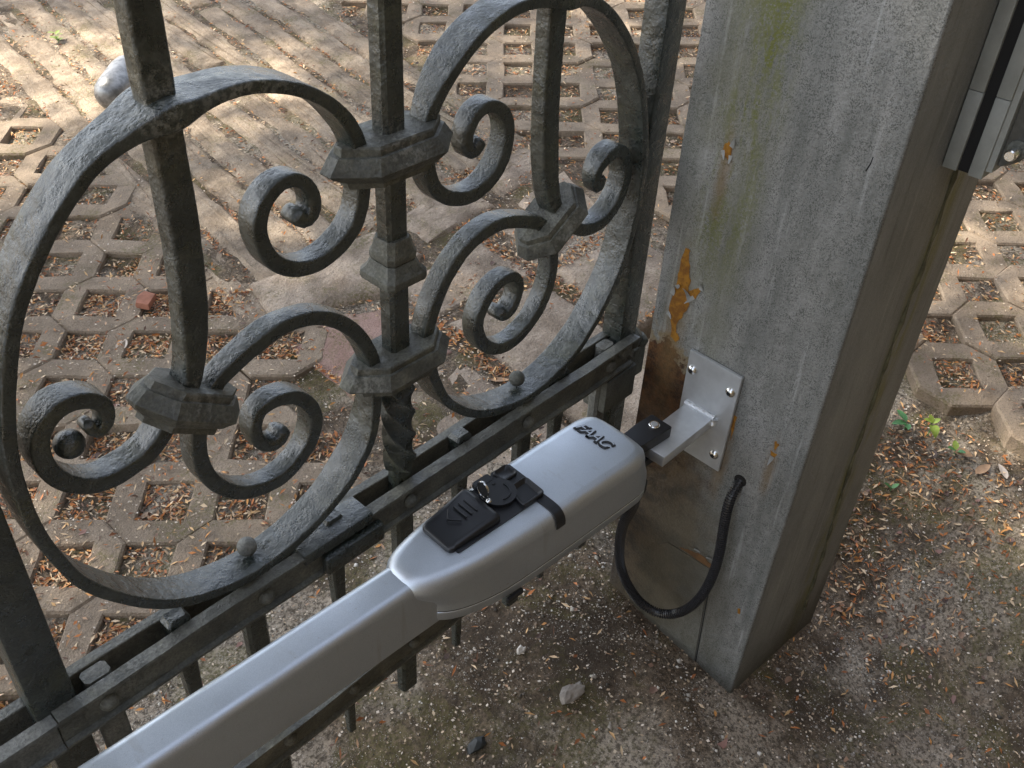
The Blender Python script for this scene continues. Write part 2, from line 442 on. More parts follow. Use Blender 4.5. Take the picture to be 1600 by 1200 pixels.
def build_ground():
    xs = np.concatenate([np.array([-60, -30, -12, -5, -2.5]), np.arange(-1.0, 3.4, 0.02), np.array([3.6, 4.0, 4.6, 5.5, 8, 15, 35, 70])])
    ys = np.concatenate([np.array([-60, -30, -12, -5, -2]), np.arange(-0.8, 4.4, 0.02), np.array([4.6, 5, 6, 9, 16, 35, 70])])
    X, Y = np.meshgrid(xs, ys, indexing='ij')
    Z = ground_z(X, Y)
    farm = smoothstep(6, 30, np.hypot(X - 1, Y - 1))
    Z = Z * (1 - farm) + np.clip(Z, -0.6, 0.9) * farm
    ny = len(ys)
    vs = np.stack([X.ravel(), Y.ravel(), Z.ravel()], 1)
    i, j = np.meshgrid(np.arange(len(xs) - 1), np.arange(ny - 1), indexing='ij')
    a = (i * ny + j).ravel()
    fs = np.stack([a, a + ny, a + ny + 1, a + 1], 1)
    me = bpy.data.meshes.new('ground')
    me.from_pydata(vs.tolist(), [], fs.tolist())
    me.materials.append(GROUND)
    for p in me.polygons: p.use_smooth = True
    o = link(bpy.data.objects.new('ground', me))
    o['kind'] = 'structure'
build_ground()

# ------------------------------------------------------------------ pavement
PN = Vector((-(0.1 * FW[0] + 0.03 * SD[0]), -(0.1 * FW[1] + 0.03 * SD[1]), 1)).normalized()
PITCH = 0.158
HOLE = 0.048
def paver_mesh(seed):
    r = random.Random(seed)
    o = PITCH - HOLE - 0.0012; h = HOLE
    c = HOLE + 0.0025
    outer = [(o, -c), (o, c), (c, o), (-c, o), (-o, c), (-o, -c), (-c, -o), (c, -o)]
    inner = [(h, -h * .25), (h, h), (h * .25, h), (-h, h), (-h, h * .25), (-h, -h), (-h * .25, -h), (h, -h)]
    J = lambda a: r.uniform(-a, a)
    outer = [(x + J(.0018), y + J(.0018)) for x, y in outer]
    inner = [(x + J(.003), y + J(.003)) for x, y in inner]
    def ring(p, k, z): return [(x + (k if x > 0 else -k) * min(1, abs(x) / .06), y + (k if y > 0 else -k) * min(1, abs(y) / .06), z + J(.0012) * (z > -.01)) for x, y in p]
    b = .005
    R = [ring(outer, 0, -.075), ring(outer, 0, -b), ring(outer, -b * .8, 0), ring(inner, b * .8, 0), ring(inner, 0, -b), ring(inner, -.002, -.06)]
    return loft(R, False, False)
PM = []
for k in range(6):
    vs, fs = paver_mesh(k)
    me = bpy.data.meshes.new('paver')
    me.from_pydata(vs, [], fs)
    bm = bmesh.new(); bm.from_mesh(me); bmesh.ops.recalc_face_normals(bm, faces=bm.faces); bm.to_mesh(me); bm.free()
    me.materials.append(PAVER)
    for p in me.polygons: p.use_smooth = True
    me.set_sharp_from_angle(angle=math.radians(25))
    PM.append(me)
pavement = link(bpy.data.objects.new('pavement', None)); pavement['kind'] = 'structure'
ROT_P = PN.to_track_quat('Z', 'Y').to_matrix()
LATT = []
def lay(me, name, x, y, az, parent, dz=0.0, tilt=0.011, sc=None):
    o = bpy.data.objects.new(name, me)
    rot = Vector((0, 0, 1)).rotation_difference(PN + Vector((random.gauss(0, tilt), random.gauss(0, tilt), 0)))
    o.rotation_mode = 'QUATERNION'
    from mathutils import Quaternion
    o.rotation_quaternion = rot @ Quaternion((0, 0, 1), az)
    o.location = (x, y, plane_z(x, y) + dz)
    if sc: o.scale = sc
    link(o, parent)
    return o
def lattice(ox, oy, az, inside, parity, nmax):
    r = Vector((math.cos(az), math.sin(az))); c = Vector((-r.y, r.x))
    LATT.append((ox, oy, r, c, inside))
    cand = []
    for i in range(-40, 41):
        for j in range(-40, 41):
            if (i + j) % 2 != parity: continue
            p = Vector((ox, oy)) + r * (i * PITCH) + c * (j * PITCH)
            if inside(p.x, p.y): cand.append((p.length, p.x, p.y))
    cand.sort()
    for d, x, y in cand[:nmax]:
        lay(random.choice(PM), 'paver', x, y, az + random.choice((0, 1, 2, 3)) * PI / 2 + random.gauss(0, .006), pavement, random.gauss(0, .0035))
def in_left(x, y): return y > 1.10 and -0.5 < x < strip_l(y) + 0.0 and y < 3.6 and (y < 2.5 + 0.9 * x)
def in_mid(x, y): return x > strip_r(max(y, 1.5)) + 0.10 and y > 0.9 + 0.543 * (x - 1.9) and y < 5.0 and x < 4.6
def in_right(x, y): return x > 2.05 and y <= 0.9 + 0.543 * (x - 1.9) - 0.06 and y > -0.5 and x < 4.8
lattice(0.815, 2.092, math.radians(-46), in_left, 0, 110)
lattice(2.478, 2.218, math.radians(-46.5), in_mid, 0, 120)
lattice(2.098, 0.424, math.radians(-48), in_right, 0, 70)

# rows of setts running away from the gate, and broad slabs at the threshold
setts = link(bpy.data.objects.new('sett_strip', None)); setts['kind'] = 'structure'
def stone_mesh(name, pts, h, bev, m, seed, rough=0.002):
    """a worn stone of polygon outline, top about z = 0, edges rounded"""
    r = random.Random(seed)
    n = len(pts); cx = sum(p[0] for p in pts) / n; cy = sum(p[1] for p in pts) / n
    ly_ = max(abs(p[1]) for p in pts); hw_ = ly_ > 3 * max(abs(p[0]) for p in pts)
    P = []
    for i in range(n):
        a, b = pts[i], pts[(i + 1) % n]
        k_ = max(3, int(math.dist(a, b) / .06))
        for t in [q / k_ for q in range(k_)]:
            x = a[0] + (b[0] - a[0]) * t; y = a[1] + (b[1] - a[1]) * t
            P.append((x + r.uniform(-rough, rough) * 1.5, y + r.uniform(-rough, rough) * 1.5))
    def ring(k, z, j):
        out = []
        for x, y in P:
            d = math.hypot(x - cx, y - cy)
            if hw_:
                out.append((x - math.copysign(min(k, abs(x)), x), y - math.copysign(min(k, abs(y)), y) * (abs(y) > ly_ - .02), z + r.uniform(-j, j))); continue
            f = max(0.0, 1 - k / d)
            out.append((cx + (x - cx) * f, cy + (y - cy) * f, z + r.uniform(-j, j)))
        return out
    R = [ring(0, -h, 0), ring(0, -bev * 1.3, rough * .5), ring(bev * .35, -bev * .45, rough), ring(bev, 0, rough)]
    far = min(math.hypot(x - cx, y - cy) for x, y in P)
    R.append(ring(far * .5, rough * .6, rough * .6))
    vs, fs = loft(R, False, False)
    vs.append((cx, cy, rough)); k = len(P); b0 = (len(R) - 1) * k
    for j in range(k): fs.append((b0 + j, b0 + (j + 1) % k, len(vs) - 1))
    me = bpy.data.meshes.new(name)
    me.from_pydata(vs, [], fs)
    me.materials.append(m)
    for p in me.polygons: p.use_smooth = True
    me.set_sharp_from_angle(angle=math.radians(40))
    return me
SM = []
for k, L in enumerate((1.1, 1.6, 2.1, 2.7)):
    for q in range(2):
        w = 0.0495
        SM.append((L, stone_mesh('stone_strip', [(-w, -L / 2), (w, -L / 2), (w, L / 2), (-w, L / 2)], 0.08, 0.014, SETT, k * 7 + q, 0.0045)))
SAZ = math.radians(-7)          # the rows lean a little off the gate's normal
sdir = Vector((math.sin(-SAZ), math.cos(SAZ)))
nrow = 0
for row in range(-3, 11):
    base = Vector((1.17 + row * 0.104, 1.80))
    t = .02 + 0.05 * math.sin(row * 2.1)
    while t < 2.75:
        L, me = random.choice(SM)
        c = base + sdir * (t + L / 2)
        t += L + 0.002
        ok = strip_l(c.y) + 0.02 < c.x < strip_r(c.y) + 0.02
        if not ok: continue
        lay(me, 'stone_strip', c.x, c.y, SAZ + random.gauss(0, .012), setts, random.gauss(0, .0018), 0.004)
slabs = [
    ([(1.035, 1.37), (1.30, 1.33), (1.315, 1.56), (1.20, 1.63), (1.04, 1.64)], SLAB_RED, 0.002),
    ([(1.05, 1.665), (1.20, 1.66), (1.33, 1.60), (1.52, 1.66), (1.50, 1.83), (1.10, 1.87)], SLAB, 0.014),
    ([(1.045, 1.10), (1.30, 1.08), (1.31, 1.315), (1.045, 1.355)], SLAB, -0.004),
    ([(1.35, 1.07), (1.62, 1.05), (1.66, 1.36), (1.36, 1.42)], SLAB, 0.002),
    ([(1.36, 1.45), (1.67, 1.39), (1.70, 1.65), (1.55, 1.64), (1.36, 1.60)], SLAB, -0.002),
    ([(1.66, 1.06), (1.96, 1.06), (2.00, 1.36), (1.69, 1.37)], SLAB, 0.0),
    ([(1.70, 1.40), (2.02, 1.39), (2.10, 1.68), (1.74, 1.66)], SLAB, -0.004),
    ([(1.55, 1.68), (1.82, 1.69), (1.84, 1.86), (1.54, 1.84)], SLAB, 0.003),
    ([(1.86, 1.70), (2.13, 1.71), (2.15, 1.90), (1.87, 1.87)], SLAB, -0.003),
    ([(0.98, 0.86), (1.02, 0.79), (1.30, 0.80), (1.33, 1.05), (1.02, 1.06)], SLAB, -0.010),
    ([(1.35, 0.80), (1.66, 0.80), (1.70, 1.03), (1.36, 1.04)], SLAB, -0.006),
]
for i, (pts, m, dz) in enumerate(slabs):
    cx = sum(p[0] for p in pts) / len(pts); cy = sum(p[1] for p in pts) / len(pts)
    me = stone_mesh('slab', [(x - cx, y - cy) for x, y in pts], 0.08, 0.016, m, 50 + i, 0.004)
    o = lay(me, 'slab', cx, cy, 0, setts, dz, 0.008)
    if m is SLAB_RED: o['label'] = 'reddish sandstone slab'


# ------------------------------------------------------------------ added tree out of view, crown shaped to shade the place
def build_shade_tree():
    n = NT('shade_tree_leaf')
    r = n.n('ShaderNodeNewGeometry').outputs['Random Per Island']
    n.fin(n.mix(r, (0.055, 0.10, 0.02), (0.10, 0.15, 0.03)), 0.5, 0, 0.4)
    leafm = n.m
    t = thing('shade_tree', 'leafy tree added out of view beyond the gate, crown shaped to shade the drive', 'tree', (-1.9, 6.6, plane_z(-1.9, 6.6)))
    z0 = plane_z(-1.9, 6.6)
    P = catmull([(-1.9, 6.6, z0 - .3), (-1.85, 6.5, 2.0), (-1.6, 6.2, 3.6), (-1.3, 5.8, 5.2), (-1.1, 5.5, 7.0)], .2)
    vs, fs = tube_rings(P, list(np.linspace(.20, .05, len(P))), 12)
    mesh('shade_tree_trunk', vs, fs, BARK, t, 60)
    sd = np.array(SUN_AZ); sd = sd / np.linalg.norm(sd); k = 1 / math.tan(math.radians(SUN_EL))
    sunny = [(1.70, .10, .28), (1.85, .36, .20), (2.0, -.1, .25), (1.25, 3.2, .65), (.75, 2.8, .35), (1.22, 1.92, .28), (2.0, 2.75, .25), (1.55, 2.2, .2), (2.9, 2.9, .3), (1.75, 2.5, .16), (2.45, 2.2, .22), (.45, 1.5, .18), (.86, 1.95, .18), (2.6, .55, .32), (2.1, .55, .14), (1.45, 1.3, .18), (1.7, 1.6, .15), (2.0, 3.2, .2), (3.2, 2.2, .3)]  # spots left open in the crown so sun lands where wanted
    rg = np.random.default_rng(5)
    V = []; F = []
    nc = 0
    limbs = []
    while nc < 2000:
        u = rg.normal(0, 1, 3); u /= np.linalg.norm(u)
        c = np.array([-0.7, 4.4, 5.3]) + u * np.array([3.4, 3.6, 1.4]) * rg.random() ** .45
        if nc > 1750:  # extra clusters set along sun rays to keep gate and operator shaded
            g0 = np.array([rg.uniform(-.4, 1.5), rg.uniform(-.05, .65)]); zc = rg.uniform(4.6, 6.2)
            c = np.array([*(g0 + sd * k * (zc - .2)), zc])
        g = c[:2] - sd * k * (c[2] - .2)
        if any((g[0] - a) ** 2 + (g[1] - b) ** 2 < q * q for a, b, q in sunny) and rg.random() < .86: continue
        nc += 1
        if nc % 28 == 0: limbs.append(c)
        m = 26
        p = c + rg.normal(0, .15, (m, 3))
        a = rg.uniform(0, 2 * PI, m); L = rg.uniform(.035, .055, m); W = L * .42
        d = np.stack([np.cos(a), np.sin(a), rg.normal(-.2, .3, m)], 1); q = np.stack([-np.sin(a), np.cos(a), rg.normal(0, .35, m)], 1)
        for i in range(m):
            b = len(V)
            V += [tuple(p[i] - d[i] * L[i]), tuple(p[i] - q[i] * W[i]), tuple(p[i] + d[i] * L[i]), tuple(p[i] + q[i] * W[i])]
            F.append((b, b + 1, b + 2, b + 3))
    me = bpy.data.meshes.new('crown')
    l = orig(t)
    me.from_pydata([(v[0] - l.x, v[1] - l.y, v[2] - l.z) for v in V], [], F)
    me.materials.append(leafm)
    o = bpy.data.objects.new('crown', me); link(o, t)
    for c in limbs:
        s = P[rg.integers(len(P) // 2, len(P))]
        Q = catmull([s, s.lerp(Vector(c), .5) + Vector((0, 0, .25)), Vector(c)], .2)
        vs, fs = tube_rings(Q, list(np.linspace(.035, .008, len(Q))), 6)
        mesh('shade_tree_limb', vs, fs, BARK, t, 60)
build_shade_tree()

def build_shade_hedges():  # unseen foliage screens, added to darken the sides facing the camera
    n = NT('shade_hedge_leaf')
    r = n.n('ShaderNodeNewGeometry').outputs['Random Per Island']
    n.fin(n.mix(r, (0.018, 0.035, 0.010), (0.045, 0.070, 0.020)), 0.6, 0, 0.3)
    leafm = n.m
    rg = np.random.default_rng(8)
    def part_of(name, x0, y0, x1, y1, h, lab):
        mx, my = (x0 + x1) / 2, (y0 + y1) / 2
        t = thing('shade_hedge', lab, 'shade_hedge', (mx, my, 0))
        L = math.hypot(x1 - x0, y1 - y0); ux, uy = (x1 - x0) / L, (y1 - y0) / L
        m = int(L * h * 420)
        a = rg.uniform(0, L, m); b = rg.normal(0, .28, m); z = rg.uniform(-.3, h, m) + rg.normal(0, .15, m)
        p = np.stack([x0 + ux * a - uy * b, y0 + uy * a + ux * b, z], 1)
        d = rg.normal(0, 1, (m, 3)); d /= np.linalg.norm(d, axis=1)[:, None]
        q = np.cross(d, rg.normal(0, 1, (m, 3))); q /= np.linalg.norm(q, axis=1)[:, None]
        s = rg.uniform(.05, .09, m)[:, None]
        V = np.stack([p - d * s, p - q * s * .5, p + d * s, p + q * s * .5], 1).reshape(-1, 3)
        F = np.arange(4 * m).reshape(-1, 4)
        me = bpy.data.meshes.new('foliage')
        me.from_pydata((V - np.array([mx, my, 0])).tolist(), [], F.tolist())
        me.materials.append(leafm)
        o = bpy.data.objects.new('foliage', me); link(o, t)
        R = [[Vector((x0 + ux * L * u - uy * w, y0 + uy * L * u + ux * w, zz)) for w, zz in ((-.16, -.5), (.16, -.5), (.16, h - .35), (-.16, h - .35))] for u in (.01, .99)]
        vs, fs = loft(R)
        mesh('solid_core', vs, fs, BARK, t, 0)  # solid box inside the foliage
    part_of('shade_hedge', -4.5, -1.7, 6.5, -1.9, 5.2, 'tall dark foliage screen added behind the camera, out of view, to darken near sides')
    part_of('shade_hedge', 6.8, -1.8, 7.4, 2.6, 4.5, 'dark foliage screen added out of view at the right, for its shade')
build_shade_hedges()

# ------------------------------------------------------------------ iron gate
GX = 0.604; GY = 0.7125
gate = thing('iron_gate', 'dark wrought iron gate leaf with heart shaped scrolls, beside the grey post', 'gate', (GX, GY, 0.25))
ring_p = [(-0.046, 1.19), (-0.047, 1.199), (-0.059, 1.223), (-0.079, 1.248), (-0.106, 1.269), (-0.134, 1.282), (-0.165, 1.29), (-0.192, 1.291), (-0.227, 1.288), (-0.257, 1.284), (-0.291, 1.273), (-0.314, 1.262), (-0.334, 1.247), (-0.355, 1.227), (-0.373, 1.206), (-0.393, 1.178), (-0.408, 1.149), (-0.42, 1.117), (-0.432, 1.076), (-0.44, 1.034), (-0.442, 0.99), (-0.441, 0.957), (-0.437, 0.929), (-0.431, 0.903), (-0.422, 0.871), (-0.404, 0.837), (-0.379, 0.802), (-0.349, 0.771), (-0.307, 0.745), (-0.244, 0.729), (-0.19, 0.734), (-0.14, 0.751), (-0.107, 0.771), (-0.086, 0.791), (-0.065, 0.816), (-0.050, 0.852), (-0.043, 0.885)]
arc_p = [(-0.04, 0.903), (-0.041, 0.923), (-0.049, 0.95), (-0.064, 0.98), (-0.084, 1.004), (-0.108, 1.022), (-0.126, 1.029), (-0.149, 1.033), (-0.174, 1.031), (-0.201, 1.022), (-0.223, 1.013), (-0.243, 1.002), (-0.255, 0.99)]
rspi_p = [(-0.265, 0.973), (-0.269, 0.956), (-0.273, 0.925), (-0.267, 0.894), (-0.253, 0.869), (-0.232, 0.849), (-0.2, 0.837), (-0.169, 0.841), (-0.141, 0.862), (-0.129, 0.894), (-0.135, 0.918), (-0.152, 0.939), (-0.176, 0.948), (-0.198, 0.944), (-0.206, 0.926), (-0.204, 0.905), (-0.19, 0.889), (-0.176, 0.888), (-0.171, 0.899)]
lspi_p = [(-0.289, 0.991), (-0.3, 0.983), (-0.32, 0.965), (-0.343, 0.959), (-0.37, 0.958), (-0.392, 0.97), (-0.408, 0.989), (-0.415, 1.011), (-0.413, 1.037), (-0.404, 1.052), (-0.39, 1.061), (-0.376, 1.06), (-0.359, 1.053), (-0.349, 1.041), (-0.348, 1.024), (-0.354, 1.01), (-0.363, 1.009), (-0.370, 1.016), (-0.367, 1.024)]
uspi_p = [(-0.044, 1.16), (-0.045, 1.144), (-0.052, 1.121), (-0.068, 1.103), (-0.092, 1.091), (-0.116, 1.088), (-0.138, 1.094), (-0.16, 1.112), (-0.17, 1.138), (-0.17, 1.159), (-0.163, 1.174), (-0.151, 1.184), (-0.139, 1.189), (-0.126, 1.188), (-0.111, 1.178), (-0.103, 1.157), (-0.107, 1.142), (-0.119, 1.138), (-0.126, 1.149)]
lbar_p = [(-0.243, 1.62), (-0.243, 1.50), (-0.243, 1.37), (-0.243, 1.274), (-0.243, 1.192), (-0.2445, 1.147), (-0.248, 1.1), (-0.254, 1.06), (-0.263, 1.026), (-0.276, 1.004)]

def sweep(name, pts, wf, df, m, parent, yc=GY, seed=0, step=0.006):
    """forged bar of rectangular section swept along a path in the gate's plane"""
    r = random.Random(seed)
    P = smooth_pts(catmull([(x, 0, z) for x, z in pts], step), 3)
    rings = []
    L = [0]
    for i in range(1, len(P)): L.append(L[-1] + (P[i] - P[i - 1]).length)
    jw = jd = 0
    for i, p in enumerate(P):
        t = (P[min(i + 1, len(P) - 1)] - P[max(i - 1, 0)]).normalized()
        nn = Vector((-t.z, 0, t.x))
        u = L[i] / L[-1]
        jw = jw * .8 + r.uniform(-.0002, .0002); jd = jd * .8 + r.uniform(-.0004, .0004)
        w = wf(u, p) / 2 + jw; d = df(u, p) / 2 + jd
        c = min(w, d) * (.34 + (.5 * math.exp(-((min(u, 1 - u) - .004) / .02) ** 2)))
        sec = []
        for sx, sy, a0 in ((1, 1, 0), (-1, 1, PI / 2), (-1, -1, PI), (1, -1, 3 * PI / 2)):
            for q_ in range(4):
                a_ = a0 + PI / 2 * q_ / 3
                sec.append((sx * (w - c) + c * math.cos(a_), sy * (d - c) + c * math.sin(a_)))
        rings.append([Vector((GX, yc, 0)) + p + nn * a + Vector((0, b, 0)) for a, b in sec])
    # rounded ends
    for e, idx in ((0, 0), (1, -1)):
        c = sum(rings[idx], Vector()) / 16
        t = (P[0] - P[1]).normalized() if e == 0 else (P[-1] - P[-2]).normalized()
        for f_, o_ in ((.85, .002), (.55, .0042), (.2, .005)):
            cap = [c + (q - c) * f_ + t * o_ for q in rings[idx]]
            if f_ == .85: caps = []
            caps.append(cap)
        rings = caps[::-1] + rings if e == 0 else rings + caps
    vs, fs = loft(rings)
    return mesh(name, vs, fs, m, parent, 38)
def mirror(p): return [(-x, z) for x, z in p]
def near(p, x, z, s): return math.exp(-((p.x - x) ** 2 + (p.z - z) ** 2) / (s * s))
main = uspi_p[::-1] + ring_p + arc_p + rspi_p
def plen(p): return sum(math.dist(p[i], p[i + 1]) for i in range(len(p) - 1))
_t = plen(main); _u0 = plen(uspi_p[::-1] + ring_p[:2]) / _t; _u1 = plen(uspi_p[::-1] + ring_p) / _t
def inring(u): return float(smoothstep(_u0 - .01, _u0 + .03, u) * smoothstep(_u1 + .015, _u1 - .03, u)) if True else 0
def nub(u):
    d = min(u, 1 - u)
    return math.exp(-((d - .008) / .010) ** 2)
for sgn, pts in ((1, main), (-1, mirror(main))):
    sweep('scroll_bar', pts,
          lambda u, p, s=sgn: 0.0175 - 0.0050 * inring(u) + 0.0010 * nub(u) - .0035 * math.exp(-((min(u, 1 - u) - .03) / .025) ** 2) + 0.010 * near(p, -.243 * s, 1.287, .022),
          lambda u, p, s=sgn: 0.0265 + 0.0175 * inring(u) + 0.001 * nub(u) + 0.016 * near(p, -.243 * s, 1.287, .03),
          IRON, gate, seed=sgn + 4)
    bar = lbar_p + lspi_p
    bar = bar if sgn == 1 else mirror(bar)
    sweep('scroll_picket', bar,
          lambda u, p: 0.0175 + 0.0115 * (float(smoothstep(1.0, 1.09, p.z)) if u < .66 else 0) - 0.0060 * math.exp(-((1 - u) / .05) ** 2),
          lambda u, p: 0.030 - .010 * math.exp(-((1 - u) / .05) ** 2) - 0.006 * (float(smoothstep(1.0, 1.09, p.z)) if u < .66 else 0),
          IRON, gate, seed=sgn + 9)
# centre bar: plain above, twisted below the lower collar
def square_ring(z, ang, hx, hy, cx=GX, cy=GY, c=0.004):
    sec = [(hx, -hy + c), (hx, hy - c), (hx - c, hy), (-hx + c, hy), (-hx, hy - c), (-hx, -hy + c), (-hx + c, -hy), (hx - c, -hy)]
    ca, sa = math.cos(ang), math.sin(ang)
    return [Vector((cx + x * ca - y * sa, cy + x * sa + y * ca, z)) for x, y in sec]
vs, fs = loft([square_ring(z, 0, .0145, .012) for z in np.linspace(1.62, 0.90, 60)])
mesh('centre_bar', vs, fs, IRON, gate, 32)
R = []
for z in np.linspace(0.90, 0.735, 46):
    R.append(square_ring(z, (0.90 - z) / 0.165 * 2.2 * PI, .0165, .0165, c=.0022))
vs, fs = loft(R)
mesh('twisted_bar', vs, fs, IRON, gate, 28)
vs, fs = loft([square_ring(z, 0, .0155, .010) for z in (0.735, 0.60, 0.45, 0.30, 0.245)])
mesh('picket', vs, fs, IRON, gate, 32)
# collars: faceted double-bevelled clasps
def collar(cx, cz, rot, a, f, d, h, seed, m=IRON_DUSTY):
    r = random.Random(seed)
    def ring(k, z, ky):
        q = [(f * k, -d * ky), (a * k, -d * .22 * ky), (a * k, d * .22 * ky), (f * k, d * ky), (-f * k, d * ky), (-a * k, d * .22 * ky), (-a * k, -d * .22 * ky), (-f * k, -d * ky)]
        out = []
        for x, y in q:
            x += r.uniform(-.0008, .0008); zz = z + r.uniform(-.0006, .0006)
            out.append(Vector((GX + cx + x * math.cos(rot) - zz * math.sin(rot), GY + y + r.uniform(-.0006, .0006), cz + x * math.sin(rot) + zz * math.cos(rot))))
        return out
    R = [ring(.72, -h, .70), ring(.74, -h * .66, .72), ring(.80, -h * .62, .80), ring(.98, -h * .22, .98), ring(1.0, -h * .10, 1.0), ring(.86, h * .58, .80), ring(.805, h * .60, .735), ring(.80, h * .92, .73), ring(.78, h, .70)]
    vs, fs = loft(R)
    return mesh('collar', vs, fs, m, gate, 20)
collar(0, 1.176, 0, .083, .045, .040, .0225, 1)
collar(0, 0.905, 0, .080, .043, .040, .0215, 2)
collar(-0.270, 0.993, math.radians(-33), .062, .035, .038, .022, 3)
collar(0.270, 0.993, math.radians(33), .062, .035, .038, .022, 4)
# baluster knop on the centre bar
def knop_ring(z, h, c=.006): return square_ring(z, 0, h, h, c=c)
vs, fs = loft([knop_ring(z, h) for z, h in ((1.021, .0245), (1.023, .028), (1.027, .0293), (1.033, .029), (1.036, .0265), (1.040, .0235), (1.046, .0215), (1.048, .020))])
mesh('knop', vs, fs, IRON_DUSTY, gate, 28)
vs, fs = loft([knop_ring(z, h) for z, h in ((1.0484, .018), (1.0496, .0205), (1.053, .0214), (1.058, .0212), (1.061, .0195), (1.067, .0182), (1.073, .0172), (1.076, .0158))])
mesh('knop', vs, fs, IRON_DUSTY, gate, 28)
# stiles
for x0 in (0.103, 1.0595):
    box('stile', x0, x0 + 0.043, 0.700, 0.738, 0.25 if x0 < .5 else 0.30, 1.75, IRON, gate, 0.003)
# rails: pairs of channels with the bars held between them
def channel(zt, zb, x0, x1, front, m, jig=0):
    r = random.Random(jig)
    if front: sec = [(0.7005, zt), (0.6835, zt), (0.6835, zt - .004), (0.6965, zt - .006), (0.6965, zb + .006), (0.6905, zb + .004), (0.6905, zb), (0.7005, zb)]
    else: sec = [(0.7255, zt), (0.7245, zt - .001), (0.7245, zb + .001), (0.7255, zb), (0.7365, zb), (0.7365, zb + .005), (0.7290, zb + .006), (0.7290, zt - .006), (0.7375, zt - .005), (0.7375, zt)][::-1]
    R = []
    n = max(2, int((x1 - x0) / .03))
    for i in range(n + 1):
        x = x0 + (x1 - x0) * i / n
        dy = 0.0007 * math.sin(x * 23 + jig) + r.uniform(-.0003, .0003); dz = .0007 * math.sin(x * 17 + 2 * jig) + r.uniform(-.0003, .0003)
        R.append([(x, y + dy, z + dz) for y, z in sec])
    vs, fs = loft(R)
    return mesh('rail_channel', vs, fs, m, gate, 30)
for k, (zt, zb) in enumerate(((0.713, 0.655), (0.405, 0.343))):
    channel(zt, zb, 0.118, 1.092, True, IRON_RAIL, 1 + k)
    channel(zt, zb, -0.55, 1.100, False, IRON_RAIL, 3 + k)
    channel(zt - .003, zb - .002, -0.55, 0.1165, True, IRON_PALE if k == 0 else IRON_DUSTY, 5 + k)
for z in (0.678, 0.371):
    for x in (0.1715, 0.374, 0.6055, 0.8386, 1.0353):
        dome('rivet', (x, 0.6955, z), .0108, (0, -1, 0), IRON_RAIL, gate, .0090)
    for x in (0.269, 0.488, 0.714, 0.925):
        if z < .5: dome('rivet', (x, 0.6955, z), .0095, (0, -1, 0), IRON_RAIL, gate, .007)
# pickets between the rails: broad ones under the main bars, thin ones between
for x in (0.1725, 0.361, 0.847, 1.0353):
    vs, fs = loft([square_ring(z, 0, .0145, .0095, x) for z in (0.7125 if x in (0.1725, 1.0353) else 0.735, 0.60, 0.45, 0.30, 0.245)])
    mesh('picket', vs, fs, IRON_PALE if x in (0.1725, 1.0353) else IRON, gate, 32)
for i, x in enumerate((0.269, 0.488, 0.714, 0.925)):
    R = [square_ring(z, 0, h, hd, x, c=.002) for z, h, hd in ((0.722, .010, .008), (0.716, .014, .0105), (0.700, .0125, .010), (0.55, .0075, .0075), (0.40, .0075, .0075), (0.30, .007, .007), (0.247, .006, .006))]
    vs, fs = loft(R)
    mesh('thin_picket', vs, fs, IRON, gate, 32)
for s in (-1, 1):
    dome('rivet_ball', (GX + s * .231, 0.719, 0.748), .0118, (0, 0, 1), IRON_DUSTY if s > 0 else IRON_PALE, gate, None, 18, 7, True)
dome('rivet_ball', (GX - .386, 0.7125, 1.010), .0140, (0, 0, 1), IRON, gate, None, 18, 7, True)
# welded filler plate where the operator's front bracket is fixed
bmx = box_bm(0.425, 0.532, 0.6825, 0.7245, 0.700, 0.7175, .002)
from_bm('weld_plate', bmx, IRON, gate)
box('weld_plate', 0.452, 0.545, 0.676, 0.6905, 0.664, 0.694, IRON, gate, .004)
# hinge shoe at the foot of the hanging stile
box('hinge_block', 1.026, 1.106, 0.690, 0.736, 0.585, 0.650, IRON_DUSTY, gate, .003)
cyl('hinge_bolt', (1.066, 0.6965, 0.690), (1.066, 0.6885, 0.690), .0105, .0095, IRON_DUSTY, gate, 8, .002)
def knuckle(c, r, seed, sq):
    bm = bmesh.new()
    bmesh.ops.create_icosphere(bm, subdivisions=2, radius=1)
    rn = random.Random(seed)
    for v in bm.verts:
        k = rn.uniform(.75, 1.15)
        v.co = Vector((c[0] + v.co.x * k * r * sq[0], c[1] + v.co.y * k * r * sq[1], c[2] + v.co.z * k * r * sq[2]))
    from_bm('hinge_knuckle', bm, IRON_DUSTY, gate, 30)
knuckle((1.108, 0.712, 0.690), .019, 1, (1.1, 1, 1))
knuckle((1.128, 0.708, 0.678), .014, 2, (1, 1, 1))
knuckle((1.092, 0.706, 0.668), .012, 3, (1.4, 1, .8))
box('hinge_leaf', 1.100, 1.150, 0.706, 0.736, 0.600, 0.660, IRON_DUSTY, gate, .003)

# ------------------------------------------------------------------ the post
PX0, PX1, PY0, PY1 = 1.0637, 1.4055, 0.359, 0.651
post = thing('gate_post', 'broad grey steel gate post with peeling paint, rust and green moss streaks', 'post', (1.23, 0.505, 0.05))
b = box_bm(PX0, PX1, PY0, PY1, -0.25, 2.1, 0.004, 3)
from_bm('post_body', b, POST, post, 40)
def ragged(pts, seed, amp=.0022, sub=4):
    r = random.Random(seed); out = []
    for i in range(len(pts)):
        a, b = pts[i], pts[(i + 1) % len(pts)]
        for k in range(sub):
            t = k / sub
            out.append((a[0] + (b[0] - a[0]) * t + r.uniform(-amp, amp), a[1] + (b[1] - a[1]) * t + r.uniform(-amp, amp)))
    return out
